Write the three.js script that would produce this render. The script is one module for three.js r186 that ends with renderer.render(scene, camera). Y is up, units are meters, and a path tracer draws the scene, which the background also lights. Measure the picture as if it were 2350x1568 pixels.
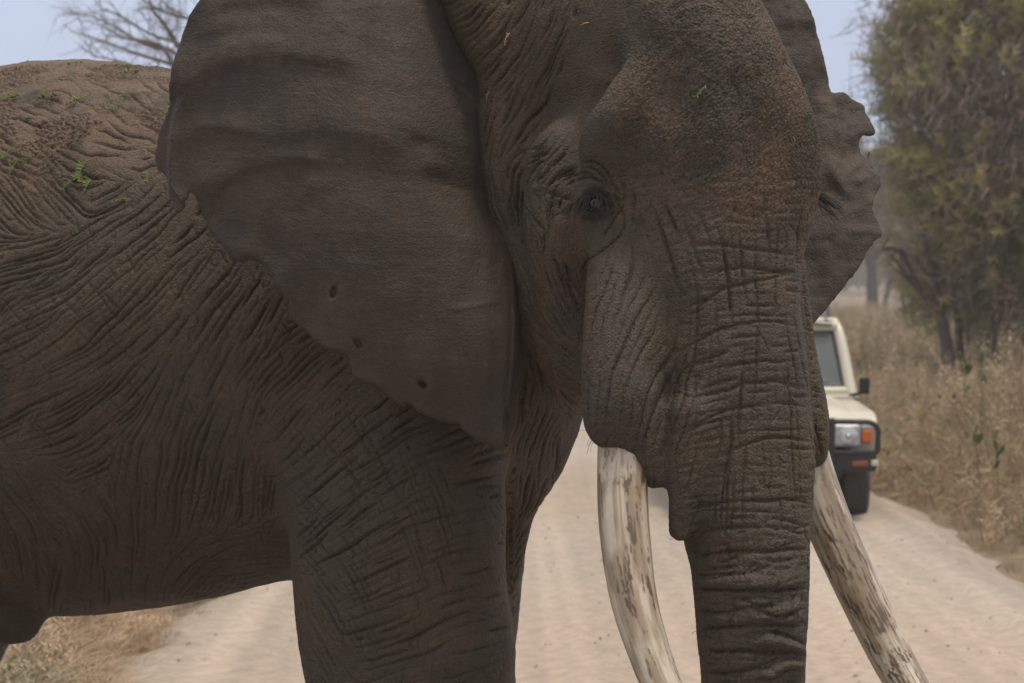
import * as THREE from 'three';
import { mergeGeometries } from 'three/addons/utils/BufferGeometryUtils.js';
import { RoundedBoxGeometry } from 'three/addons/geometries/RoundedBoxGeometry.js';

// ---------------------------------------------------------------- camera, sky, sun, exposure
const F = 5640, CX = 1175, CY = 784, EYE = 2.35, PITCH = Math.atan(154 / F);
const scene = new THREE.Scene();
const camera = new THREE.PerspectiveCamera(2 * Math.atan(CY / F) * 180 / Math.PI, 1024 / 683, 0.1, 2500);
camera.position.set(0, EYE, 0);
camera.rotation.x = -PITCH;
camera.focus = 6.35;
camera.userData.fStop = 6.5;
scene.add(camera);

const smoothW = (w) => { const t = Math.min(1, w / 0.7); return t * t * (3 - 2 * t); }, lerpW = (a, b, t) => a + (b - a) * t;
const SKYW = 256, SKYH = 128, skyData = new Float32Array(SKYW * SKYH * 4);
for (let j = 0; j < SKYH; j++) for (let i = 0; i < SKYW; i++) {
  const el = (j + 0.5) / SKYH - 0.5, s = Math.sin(el * Math.PI), az = (i + 0.5) / SKYW * 2 * Math.PI;
  const g = s > 0 ? 1.0 + 0.7 * Math.pow(s, 0.9) : 0.55;
  const soft = 1 + 0.03 * Math.sin(az * 2 + 1.3 + 4 * s) + 0.025 * Math.sin(az * 5 + 9 * s + 0.4);
  const w = Math.min(1, Math.max(0, s));
  const o = (j * SKYW + i) * 4;
  const wz = smoothW(w); skyData[o] = lerpW(0.54, 0.63, wz) * g * soft; skyData[o + 1] = lerpW(0.62, 0.615, wz) * g * soft; skyData[o + 2] = lerpW(0.81, 0.60, wz) * g * soft; skyData[o + 3] = 1;
}
const sky = new THREE.DataTexture(skyData, SKYW, SKYH, THREE.RGBAFormat, THREE.FloatType);
sky.mapping = THREE.EquirectangularReflectionMapping; sky.magFilter = THREE.LinearFilter; sky.minFilter = THREE.LinearFilter; sky.wrapS = THREE.RepeatWrapping; sky.needsUpdate = true;
scene.background = sky; scene.environment = sky;
scene.backgroundIntensity = 1; scene.environmentIntensity = 1;

const sun = new THREE.DirectionalLight(new THREE.Color(1.0, 0.91, 0.78), 2.1);
sun.position.set(3.6, 14, 0.6); sun.target.position.set(0, 0, -7);
sun.castShadow = true; sun.shadow.radius = 20; sun.shadow.mapSize.set(2048, 2048);
sun.position.add(sun.target.position);
Object.assign(sun.shadow.camera, { left: -20, right: 20, top: 20, bottom: -20, near: 0.5, far: 60 });
scene.add(sun, sun.target);

const renderer = new THREE.WebGLRenderer({ antialias: true });
renderer.toneMapping = THREE.LinearToneMapping; renderer.toneMappingExposure = 1.0;
renderer.shadowMap.enabled = true; renderer.shadowMap.type = THREE.PCFSoftShadowMap;

// ---------------------------------------------------------------- helpers
const V = (x, y, z) => new THREE.Vector3(x, y, z);
const cp = Math.cos(PITCH), sp = Math.sin(PITCH);
function P(px, py, d) {                                  // authoring: where in the world a measured direction lies at depth d
  const x = (px - CX) / F * d, y = -(py - CY) / F * d;
  return V(x, y * cp - d * sp + EYE, -y * sp - d * cp);
}
function proj(x, y, z) {                                 // the reverse
  const yy = y - EYE, a = yy * cp - z * sp, d = -(yy * sp + z * cp);
  return [CX + x / d * F, CY - a / d * F, d];
}
function rng(seed) { let a = seed >>> 0; return () => { a = (a + 0x6D2B79F5) | 0; let t = Math.imul(a ^ (a >>> 15), 1 | a); t = (t + Math.imul(t ^ (t >>> 7), 61 | t)) ^ t; return ((t ^ (t >>> 14)) >>> 0) / 4294967296; }; }
const h3 = (i, j, k) => { let h = Math.imul(i, 374761393) ^ Math.imul(j, 668265263) ^ Math.imul(k, 1274126177); h = Math.imul(h ^ (h >>> 13), 1274126177); h ^= h >>> 16; return (h >>> 0) / 4294967296; };
function noise(x, y, z) {                                // value noise, -1..1
  const i = Math.floor(x), j = Math.floor(y), k = Math.floor(z); let u = x - i, v = y - j, w = z - k;
  u = u * u * (3 - 2 * u); v = v * v * (3 - 2 * v); w = w * w * (3 - 2 * w);
  const a = h3(i, j, k) + (h3(i + 1, j, k) - h3(i, j, k)) * u, b = h3(i, j + 1, k) + (h3(i + 1, j + 1, k) - h3(i, j + 1, k)) * u;
  const c = h3(i, j, k + 1) + (h3(i + 1, j, k + 1) - h3(i, j, k + 1)) * u, d = h3(i, j + 1, k + 1) + (h3(i + 1, j + 1, k + 1) - h3(i, j + 1, k + 1)) * u;
  const e = a + (b - a) * v, f = c + (d - c) * v;
  return 2 * (e + (f - e) * w) - 1;
}
const fbm = (x, y, z, n = 4) => { let s = 0, a = 0.5; for (let i = 0; i < n; i++) { s += a * noise(x, y, z); x = x * 2.03 + 7.1; y = y * 2.03 + 3.7; z = z * 2.03 + 1.9; a *= 0.5; } return s; };
const clamp = (x, a = 0, b = 1) => Math.min(b, Math.max(a, x)), lerp = (a, b, t) => a + (b - a) * t;
const smooth = (a, b, x) => { const t = clamp((x - a) / (b - a)); return t * t * (3 - 2 * t); };
function worley(x, y, z) {                               // distances to the two nearest cell points
  const i = Math.floor(x), j = Math.floor(y), k = Math.floor(z); let f1 = 9, f2 = 9;
  for (let a = -1; a < 2; a++) for (let b = -1; b < 2; b++) for (let c = -1; c < 2; c++) {
    const I = i + a, J = j + b, K = k + c, dx = I + h3(I, J, K) - x, dy = J + h3(I + 71, J, K) - y, dz = K + h3(I, J + 57, K) - z, d = dx * dx + dy * dy + dz * dz;
    if (d < f1) { f2 = f1; f1 = d; } else if (d < f2) f2 = d;
  }
  return [Math.sqrt(f1), Math.sqrt(f2)];
}
const counts = {};
function numbered(name) { const n = counts[name] = (counts[name] ?? -1) + 1; return n ? name + '_' + String(n).padStart(3, '0') : name; }
function tag(o, label, category, group) { o.userData = { ...o.userData, label, category, ...(group ? { group } : {}) }; return o; }
function thing(name, label, category, pos, group) { const g = new THREE.Group(); g.name = numbered(name); g.position.copy(pos); scene.add(g); return tag(g, label, category, group); }
function part(name, geo, mat, parent) { const m = new THREE.Mesh(geo, mat); m.name = parent === scene ? numbered(name) : name; m.castShadow = m.receiveShadow = true; parent.add(m); return m; }
const col = (r, g, b) => new THREE.Color().setRGB(r, g, b);
const std = (c, roughness = 0.9, o = {}) => new THREE.MeshStandardMaterial({ color: c, roughness, ...o });
const T0 = Date.now(), PASSES = 2;

// ---------------------------------------------------------------- the elephant's body as a distance field
const HEADYAW = 22 * Math.PI / 180, BODYYAW = 30 * Math.PI / 180;
const hF = V(Math.sin(HEADYAW), 0, Math.cos(HEADYAW)), hR = V(-Math.cos(HEADYAW), 0, Math.sin(HEADYAW));   // head: forward, its own right
const bF = V(Math.cos(BODYYAW), 0, Math.sin(BODYYAW)), bR = V(-Math.sin(BODYYAW), 0, Math.cos(BODYYAW));
const AX0 = V(-0.112, 0, -7.31);
const along = (t, y, side = 0) => V(AX0.x, y, AX0.z).addScaledVector(bF, -t).addScaledVector(bR, side);

const prims = [];
function chain(k, pts, side, opt = {}) {                 // pts: [position, half-width across, half-width fore and aft]
  const n = pts.length, fine = [], S = opt.steps ?? 4;
  const cr = (a, b, c, d, t) => 0.5 * (2 * b + (c - a) * t + (2 * a - 5 * b + 4 * c - d) * t * t + (3 * b - a - 3 * c + d) * t * t * t);
  for (let i = 0; i < n - 1; i++) {
    const q = [pts[Math.max(0, i - 1)], pts[i], pts[i + 1], pts[Math.min(n - 1, i + 2)]];
    for (let s = 0; s < S + (i === n - 2 ? 1 : 0); s++) {
      const t = s / S, v = (f) => cr(f(q[0]), f(q[1]), f(q[2]), f(q[3]), t);
      fine.push([V(v((p) => p[0].x), v((p) => p[0].y), v((p) => p[0].z)), v((p) => p[1]), v((p) => p[2] ?? p[1])]);
    }
  }
  const segs = [];
  for (let i = 0; i < fine.length - 1; i++) {
    const [A, a0, b0] = fine[i], [B, a1, b1] = fine[i + 1], D = B.clone().sub(A), len = D.length(); D.divideScalar(len);
    const Fw = D.clone().cross(side).normalize(), L = Fw.clone().cross(D).normalize(), m = A.clone().add(B).multiplyScalar(0.5);
    segs.push({ A, D, len, L, Fw, a0, a1, b0, b1, m, r: len / 2 + Math.max(a0, a1, b0, b1) });
  }
  const p = { k, sub: !!opt.sub, segs }; prims.push(p); return p;
}
const ball = (k, c, r, opt) => { const p = { k, sub: !!opt?.sub, ball: c, R: r }; prims.push(p); return p; };
function ell(k, c, a, b, h, side, up, opt) {             // ellipsoid: half axes across, fore-aft, along up
  const U = up.clone().normalize(), Fw = U.clone().cross(side).normalize(), L = Fw.clone().cross(U);
  const p = { k, sub: !!opt?.sub, ell: c, L, Fw, U, a, b, h, R: Math.max(a, b, h) }; prims.push(p); return p;
}
function primBound(p, x, y, z) {
  if (p.ball) return Math.hypot(x - p.ball.x, y - p.ball.y, z - p.ball.z) - p.R;
  if (p.ell) return Math.hypot(x - p.ell.x, y - p.ell.y, z - p.ell.z) - p.R;
  let m = 1e9; for (const s of p.segs) m = Math.min(m, Math.hypot(x - s.m.x, y - s.m.y, z - s.m.z) - s.r); return m;
}
function ellD(l, f, u, a, b, h) {
  const A = l / a, B = f / b, C = u / h, k0 = Math.sqrt(A * A + B * B + C * C), k1 = Math.sqrt(A * A / (a * a) + B * B / (b * b) + C * C / (h * h));
  return k1 < 1e-9 ? -Math.min(a, b, h) : k0 * (k0 - 1) / k1;
}
function primD(p, x, y, z) {
  if (p.ball) return Math.hypot(x - p.ball.x, y - p.ball.y, z - p.ball.z) - p.R;
  if (p.ell) { const dx = x - p.ell.x, dy = y - p.ell.y, dz = z - p.ell.z, { L, Fw, U } = p; return ellD(dx * L.x + dy * L.y + dz * L.z, dx * Fw.x + dy * Fw.y + dz * Fw.z, dx * U.x + dy * U.y + dz * U.z, p.a, p.b, p.h); }
  let best = 1e9;
  for (const s of p.segs) {
    const mx = x - s.m.x, my = y - s.m.y, mz = z - s.m.z, q = best + s.r;
    if (q < 0 ? best > -s.r * 0.2 : mx * mx + my * my + mz * mz > q * q && best < 1e8) continue;
    const dx = x - s.A.x, dy = y - s.A.y, dz = z - s.A.z, al = dx * s.D.x + dy * s.D.y + dz * s.D.z, t = al < 0 ? 0 : al > s.len ? 1 : al / s.len;
    const a = s.a0 + (s.a1 - s.a0) * t, b = s.b0 + (s.b1 - s.b0) * t, rest = al - t * s.len;
    const d = ellD(dx * s.L.x + dy * s.L.y + dz * s.L.z, dx * s.Fw.x + dy * s.Fw.y + dz * s.Fw.z, rest, a, b, Math.min(a, b));
    if (d < best) best = d;
  }
  return best;
}
function field(list, x, y, z) {
  let d = 1e9;
  for (const p of list) {
    const e = primD(p, x, y, z), k = p.k;
    if (p.sub) { const h = Math.max(k - Math.abs(d + e), 0) / k; d = Math.max(d, -e) + h * h * k / 4; }
    else { const h = Math.max(k - Math.abs(d - e), 0) / k; d = Math.min(d, e) - h * h * k / 4; }
  }
  return d;
}
const listAt = (x, y, z, reach) => {                     // the primitives that can matter within reach of a point
  let m = 1e9; const b = prims.map((p) => { const v = primBound(p, x, y, z); return v; });
  return prims.filter((p, i) => b[i] < reach + 0.25 + p.k);
};
const listCache = new Map();
function sdf(x, y, z) {
  const key = Math.floor(x * 4 + 500) + 1000 * Math.floor(y * 4 + 500) + 1000000 * Math.floor(z * 4 + 500);
  let l = listCache.get(key);
  if (!l) { l = listAt((Math.floor(x * 4) + 0.5) / 4, (Math.floor(y * 4) + 0.5) / 4, (Math.floor(z * 4) + 0.5) / 4, 0.22); listCache.set(key, l); }
  return l.length ? field(l, x, y, z) : 0.25;
}
const Q = (px, py, d, a, b) => [P(px, py, d), a, b ?? a];
const U = (px, py, d, r) => [P(px, py, d), r * d / F, r * d / F];    // radius given as it is measured

// torso: [t, top, bottom, half-width]
chain(0.1, [[0.18, 2.72, 1.66, 0.34], [0.3, 2.82, 1.48, 0.46], [0.5, 2.87, 1.42, 0.62], [0.85, 2.93, 1.375, 0.70], [1.2, 3.0, 1.285, 0.735], [1.5, 3.05, 1.235, 0.745], [1.8, 3.03, 1.22, 0.72], [2.15, 2.93, 1.26, 0.64], [2.5, 2.72, 1.45, 0.5], [2.72, 2.45, 1.75, 0.3]]
  .map(([t, a, b, w]) => [along(t, (a + b) / 2), w, (a - b) / 2]), bR);
// front legs
chain(0.08, [Q(885, 620, 7.3, 0.2, 0.27), Q(885, 900, 7.1, 0.24, 0.34), Q(907, 1150, 7.02, 0.245, 0.335), Q(915, 1350, 7.0, 0.245, 0.325), Q(943, 1568, 7.0, 0.24, 0.318), Q(950, 1900, 7.0, 0.2, 0.235), Q(945, 2300, 7.0, 0.18, 0.19), Q(945, 2470, 7.0, 0.2, 0.215)], bR);
chain(0.12, [Q(1070, 900, 7.75, 0.2, 0.24), Q(1045, 1100, 7.75, 0.21, 0.24), Q(1030, 1350, 7.8, 0.2, 0.24), Q(1010, 1568, 7.8, 0.19, 0.23), Q(990, 1900, 7.8, 0.18, 0.2), Q(985, 2270, 7.8, 0.2, 0.215)], bR);
// hind legs
chain(0.14, [[along(2.15, 2.2, 0.3), 0.3, 0.46], [along(2.04, 1.7, 0.42), 0.26, 0.36], [along(2.0, 1.25, 0.45), 0.22, 0.27], [along(2.2, 0.75, 0.42), 0.18, 0.2], [along(2.15, 0.2, 0.42), 0.19, 0.21]], bR);
chain(0.14, [[along(2.15, 2.2, -0.3), 0.3, 0.46], [along(2.3, 1.6, -0.42), 0.24, 0.3], [along(2.45, 1.1, -0.42), 0.2, 0.22], [along(2.65, 0.6, -0.4), 0.17, 0.18], [along(2.6, 0.2, -0.4), 0.19, 0.2]], bR);
chain(0.05, [U(-60, 1360, 8.0, 80), U(0, 1405, 8.0, 70), U(44, 1425, 8.0, 50)], bR);       // sheath under the flank
// chest, throat and neck
chain(0.07, [U(1090, 880, 7.5, 140), U(1160, 990, 7.4, 112), U(1192, 1060, 7.4, 88), U(1165, 1180, 7.45, 60), U(1145, 1330, 7.5, 48)], bR);
chain(0.16, [[P(1560, 180, 6.95), 0.3, 0.34], [P(1330, 330, 7.15), 0.34, 0.42], [along(0.12, 2.2), 0.42, 0.52]], bR);
chain(0.1, [U(1330, 680, 6.9, 115), U(1232, 815, 7.1, 104), U(1135, 920, 7.35, 115)], bR);
// skull and trunk, one long spine
chain(0.07, [Q(1590, -330, 6.75, 0.10, 0.14), Q(1560, -170, 6.62, 0.165, 0.25), Q(1548, 0, 6.53, 0.188, 0.28), Q(1562, 110, 6.48, 0.215, 0.29), Q(1588, 230, 6.45, 0.262, 0.30), Q(1616, 350, 6.44, 0.312, 0.28), Q(1620, 450, 6.42, 0.293, 0.265), Q(1628, 560, 6.38, 0.252, 0.225), Q(1645, 700, 6.34, 0.22, 0.2), Q(1668, 850, 6.3, 0.212, 0.19), Q(1690, 1000, 6.27, 0.2, 0.18), Q(1706, 1130, 6.24, 0.178, 0.172), Q(1718, 1260, 6.2, 0.152, 0.158), Q(1724, 1400, 6.17, 0.139, 0.148), Q(1727, 1568, 6.14, 0.127, 0.136), Q(1727, 1900, 6.1, 0.108, 0.115), Q(1715, 2250, 6.05, 0.088, 0.09), Q(1705, 2520, 5.95, 0.072, 0.07), Q(1700, 2680, 5.8, 0.058, 0.055), Q(1695, 2700, 5.62, 0.05, 0.05)], hR);
// temple and cheek of the near side, jaw
ell(0.12, P(1330, 120, 6.78), 0.2, 0.26, 0.32, hR, V(0, 1, 0));
chain(0.09, [U(1090, -120, 6.9, 110), U(1125, 30, 6.84, 95), U(1178, 170, 6.8, 82), U(1182, 300, 6.77, 84), U(1192, 430, 6.75, 82), U(1225, 560, 6.74, 78), U(1265, 690, 6.74, 78), U(1330, 800, 6.7, 72)], hR);
chain(0.10, [U(1310, 390, 6.54, 105), U(1305, 520, 6.5, 100), U(1315, 640, 6.53, 92), U(1345, 750, 6.55, 80)], hR);
chain(0.09, [U(1290, 640, 6.72, 105), U(1325, 790, 6.65, 90), U(1420, 870, 6.5, 72)], hR);
// brow
chain(0.05, [U(1580, 20, 6.30, 50), U(1530, 130, 6.26, 56), U(1448, 240, 6.245, 60), U(1392, 318, 6.265, 62), U(1398, 400, 6.30, 64)], hR);
// temple hollow
ell(0.09, P(1338, 215, 6.355), 0.09, 0.07, 0.125, hR, V(0.42, 1, 0), { sub: true });
// skin sheaths that carry the tusks
chain(0.07, [U(1440, 560, 6.34, 85), U(1427, 700, 6.24, 84), U(1420, 840, 6.18, 84), U(1412, 940, 6.15, 76), U(1400, 975, 6.14, 55)], hR);
chain(0.05, [U(1440, 920, 6.14, 62), U(1468, 1010, 6.14, 50), U(1500, 1092, 6.14, 30)], hR);
chain(0.05, [U(1785, 620, 6.58, 66), U(1804, 800, 6.54, 66), U(1826, 920, 6.5, 69), U(1842, 1000, 6.47, 62), U(1856, 1035, 6.47, 46)], hR);
chain(0.05, [U(1590, 960, 6.12, 50), U(1572, 1100, 6.1, 36), U(1563, 1215, 6.1, 27)], hR);
// eye: a bulge of lids with a slit in it
ell(0.05, P(1362, 452, 6.335), 0.062, 0.03, 0.05, hR, V(0, 1, 0));
chain(0.012, [U(1320, 476, 6.30, 7), U(1334, 448, 6.283, 8), U(1362, 432, 6.272, 8.5), U(1388, 444, 6.275, 8), U(1399, 470, 6.285, 7)], hR);
chain(0.012, [U(1328, 484, 6.30, 6), U(1362, 494, 6.28, 7), U(1396, 480, 6.285, 6)], hR);
ell(0.006, P(1370, 464, 6.285), 0.027, 0.028, 0.0115, hR, V(0.2, 1, 0), { sub: true });

// ---------------------------------------------------------------- surface of the field: surface nets, then splitting of long edges where it is seen
const CELL = 0.0145;
function surfaceNets() {
  const lo = V(-3.4, 0.0, -10.3), hi = V(1.35, 3.75, -5.2), B = 16, nb = ['x', 'y', 'z'].map((c) => Math.ceil((hi[c] - lo[c]) / CELL / B)), verts = [], ids = new Map(), edges = [];
  const NX = nb[0] * B + 2, NY = nb[1] * B + 2, g = new Float32Array(17 * 17 * 17), at = (i, j, k) => i + 17 * (j + 17 * k), id = (i, j, k) => i + NX * (j + NY * k);
  for (let bk = 0; bk < nb[2]; bk++) for (let bj = 0; bj < nb[1]; bj++) for (let bi = 0; bi < nb[0]; bi++) {
    const ox = lo.x + bi * B * CELL, oy = lo.y + bj * B * CELL, oz = lo.z + bk * B * CELL, cx = ox + 8 * CELL, cy = oy + 8 * CELL, cz = oz + 8 * CELL, R = 8 * CELL * 1.74;
    const list = listAt(cx, cy, cz, R); if (!list.length) continue;
    const dc = field(list, cx, cy, cz); if (Math.abs(dc) > R * 1.9) continue;
    g.fill(NaN);
    for (let c = 0; c < 4; c++) for (let b = 0; b < 4; b++) for (let a = 0; a < 4; a++) {
      const d = field(list, ox + (a * 4 + 2) * CELL, oy + (b * 4 + 2) * CELL, oz + (c * 4 + 2) * CELL), near = Math.abs(d) < 2 * CELL * 1.74 * 1.9;
      for (let k = c * 4; k <= c * 4 + 4; k++) for (let j = b * 4; j <= b * 4 + 4; j++) for (let i = a * 4; i <= a * 4 + 4; i++) {
        const q = at(i, j, k);
        if (near) { if (!(Math.abs(g[q]) < 0.9)) g[q] = field(list, ox + i * CELL, oy + j * CELL, oz + k * CELL); }
        else if (g[q] !== g[q]) g[q] = Math.sign(d);
      }
    }
    for (let k = 0; k < 16; k++) for (let j = 0; j < 16; j++) for (let i = 0; i < 16; i++) {
      const v = g[at(i, j, k)], gi = bi * B + i, gj = bj * B + j, gk = bk * B + k;
      for (let ax = 0; ax < 3; ax++) { const w = g[at(i + (ax === 0), j + (ax === 1), k + (ax === 2))]; if (v < 0 !== w < 0) edges.push(gi, gj, gk, ax, v < 0 ? 1 : 0); }
      let n = 0, sx = 0, sy = 0, sz = 0;
      for (let e = 0; e < 12; e++) {
        const ax = e >> 2, s = e & 1, t = (e >> 1) & 1, c0 = ax === 0 ? [0, s, t] : ax === 1 ? [s, 0, t] : [s, t, 0], c1 = c0.slice(); c1[ax] = 1;
        const a = g[at(i + c0[0], j + c0[1], k + c0[2])], b = g[at(i + c1[0], j + c1[1], k + c1[2])];
        if (a < 0 !== b < 0) { const u = a / (a - b); sx += c0[0] + (ax === 0 ? u : 0); sy += c0[1] + (ax === 1 ? u : 0); sz += c0[2] + (ax === 2 ? u : 0); n++; }
      }
      if (n) { ids.set(id(gi, gj, gk), verts.length / 3); verts.push(lo.x + (gi + sx / n) * CELL, lo.y + (gj + sy / n) * CELL, lo.z + (gk + sz / n) * CELL); }
    }
  }
  const tri = [];
  for (let e = 0; e < edges.length; e += 5) {
    const [i, j, k, ax, inside] = [edges[e], edges[e + 1], edges[e + 2], edges[e + 3], edges[e + 4]];
    const q = ax === 0 ? [id(i, j - 1, k - 1), id(i, j, k - 1), id(i, j, k), id(i, j - 1, k)] : ax === 1 ? [id(i - 1, j, k - 1), id(i - 1, j, k), id(i, j, k), id(i, j, k - 1)] : [id(i - 1, j - 1, k), id(i, j - 1, k), id(i, j, k), id(i - 1, j, k)];
    const w = q.map((x) => ids.get(x)); if (w.some((x) => x === undefined)) continue;
    if (inside) tri.push(w[0], w[1], w[2], w[0], w[2], w[3]); else tri.push(w[0], w[2], w[1], w[0], w[3], w[2]);
  }
  return { pos: Float32Array.from(verts), tri: Uint32Array.from(tri) };
}
function normalsOf(pos, tri) {
  const n = new Float32Array(pos.length);
  for (let t = 0; t < tri.length; t += 3) {
    const a = tri[t] * 3, b = tri[t + 1] * 3, c = tri[t + 2] * 3;
    const ux = pos[b] - pos[a], uy = pos[b + 1] - pos[a + 1], uz = pos[b + 2] - pos[a + 2], vx = pos[c] - pos[a], vy = pos[c + 1] - pos[a + 1], vz = pos[c + 2] - pos[a + 2];
    const x = uy * vz - uz * vy, y = uz * vx - ux * vz, z = ux * vy - uy * vx;
    for (const q of [a, b, c]) { n[q] += x; n[q + 1] += y; n[q + 2] += z; }
  }
  for (let i = 0; i < n.length; i += 3) { const l = Math.hypot(n[i], n[i + 1], n[i + 2]) || 1; n[i] /= l; n[i + 1] /= l; n[i + 2] /= l; }
  return n;
}
function settle(pos, nor, from) {                        // pull vertices onto the zero of the field
  for (let i = from * 3; i < pos.length; i += 3) for (let s = 0; s < 2; s++) {
    const d = clamp(sdf(pos[i], pos[i + 1], pos[i + 2]), -0.01, 0.01); pos[i] -= nor[i] * d * 0.8; pos[i + 1] -= nor[i + 1] * d * 0.8; pos[i + 2] -= nor[i + 2] * d * 0.8;
  }
}
function refine(m, want) {                               // split every edge that is longer than want() at its ends; neighbours stay joined
  const { pos, tri } = m, nv = pos.length / 3, target = new Float32Array(nv);
  for (let i = 0; i < nv; i++) target[i] = want(pos[i * 3], pos[i * 3 + 1], pos[i * 3 + 2], m.nor[i * 3], m.nor[i * 3 + 1], m.nor[i * 3 + 2]);
  const mid = new Map(), add = [];
  const split = (a, b) => {
    const L = Math.hypot(pos[a * 3] - pos[b * 3], pos[a * 3 + 1] - pos[b * 3 + 1], pos[a * 3 + 2] - pos[b * 3 + 2]);
    if (L <= Math.max(target[a], target[b])) return -1;
    const key = a < b ? a * 4194304 + b : b * 4194304 + a; let v = mid.get(key);
    if (v === undefined) { v = nv + add.length / 3; mid.set(key, v); for (let c = 0; c < 3; c++) add.push((pos[a * 3 + c] + pos[b * 3 + c]) / 2); }
    return v;
  };
  const out = [];
  for (let t = 0; t < tri.length; t += 3) {
    const a = tri[t], b = tri[t + 1], c = tri[t + 2], x = split(a, b), y = split(b, c), z = split(c, a), n = (x >= 0) + (y >= 0) + (z >= 0);
    if (n === 0) out.push(a, b, c);
    else if (n === 3) out.push(a, x, z, x, b, y, z, y, c, x, y, z);
    else {
      let [p, q, r, u, v, w] = [a, b, c, x, y, z];
      while (!(n === 1 ? u >= 0 : w < 0)) { [p, q, r, u, v, w] = [q, r, p, v, w, u]; }
      if (n === 1) out.push(p, u, r, u, q, r); else out.push(p, u, r, u, v, r, u, q, v);
    }
  }
  const np = new Float32Array(pos.length + add.length); np.set(pos); np.set(add, pos.length);
  const r = { pos: np, tri: Uint32Array.from(out) }; r.nor = normalsOf(r.pos, r.tri); return r;
}

// ---------------------------------------------------------------- creases: curves laid on the skin, grown along a field of directions or drawn one by one
const strokes = [];                                      // {p: [Vector3...], depth, w, layer, dust}
function onSkin(px, py, d0 = 5.6, d1 = 9.2) {            // where a measured direction meets the body
  const a = P(px, py, 1); a.y -= EYE; let d = d0;
  for (let i = 0; i < 60 && d < d1; i++) { const e = sdf(a.x * d, a.y * d + EYE, a.z * d); if (e < 0.0015) return V(a.x * d, a.y * d + EYE, a.z * d); d += Math.max(0.003, e * 0.85); }
  return null;
}
function stroke(pts, depth, w, layer, dust = 0, taper = 0.25) {
  let run = [];
  const flush = () => { if (run.length > 2) strokes.push({ p: run, depth, w, layer, dust, taper }); run = []; };
  let last = null;
  for (const [x, y] of pts) { const q = onSkin(x, y); if (!q || (last && q.distanceTo(last) > 0.08)) flush(); if (q) run.push(q); last = q; }
  flush();
}
function curve(pts, step = 5, wob = 0, seed = 0) {       // smooth curve through measured points
  const out = [];
  for (let i = 0; i < pts.length - 1; i++) {
    const a = pts[Math.max(0, i - 1)], b = pts[i], c = pts[i + 1], d = pts[Math.min(pts.length - 1, i + 2)], n = Math.max(1, Math.ceil(Math.hypot(c[0] - b[0], c[1] - b[1]) / step));
    for (let s = 0; s < n + (i === pts.length - 2 ? 1 : 0); s++) {
      const t = s / n, f = (q) => 0.5 * (2 * b[q] + (c[q] - a[q]) * t + (2 * a[q] - 5 * b[q] + 4 * c[q] - d[q]) * t * t + (3 * b[q] - a[q] - 3 * c[q] + d[q]) * t * t * t);
      const x = f(0), y = f(1); out.push([x + wob * noise(x * 0.07, y * 0.07, seed), y + wob * noise(x * 0.07, y * 0.07, seed + 9)]);
    }
  }
  return out;
}
function inPoly(poly, x, y) { let c = false; for (let i = 0, j = poly.length - 1; i < poly.length; j = i++) { const [a, b] = poly[i], [p, q] = poly[j]; if (b > y !== q > y && x < (p - a) * (y - b) / (q - b) + a) c = !c; } return c; }
function field2(ctrl) {                                  // angle (degrees, up = 90) anywhere from angles at places
  const c = ctrl.map(([x, y, a]) => [x, y, Math.cos(a * Math.PI / 90), Math.sin(a * Math.PI / 90)]);
  return (x, y) => { let s = 0, t = 0; for (const [a, b, u, v] of c) { const q = (a - x) ** 2 + (b - y) ** 2 + 300, w = 1 / (q * q); s += w * u; t += w * v; } return Math.atan2(t, s) / 2; };
}
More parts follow.
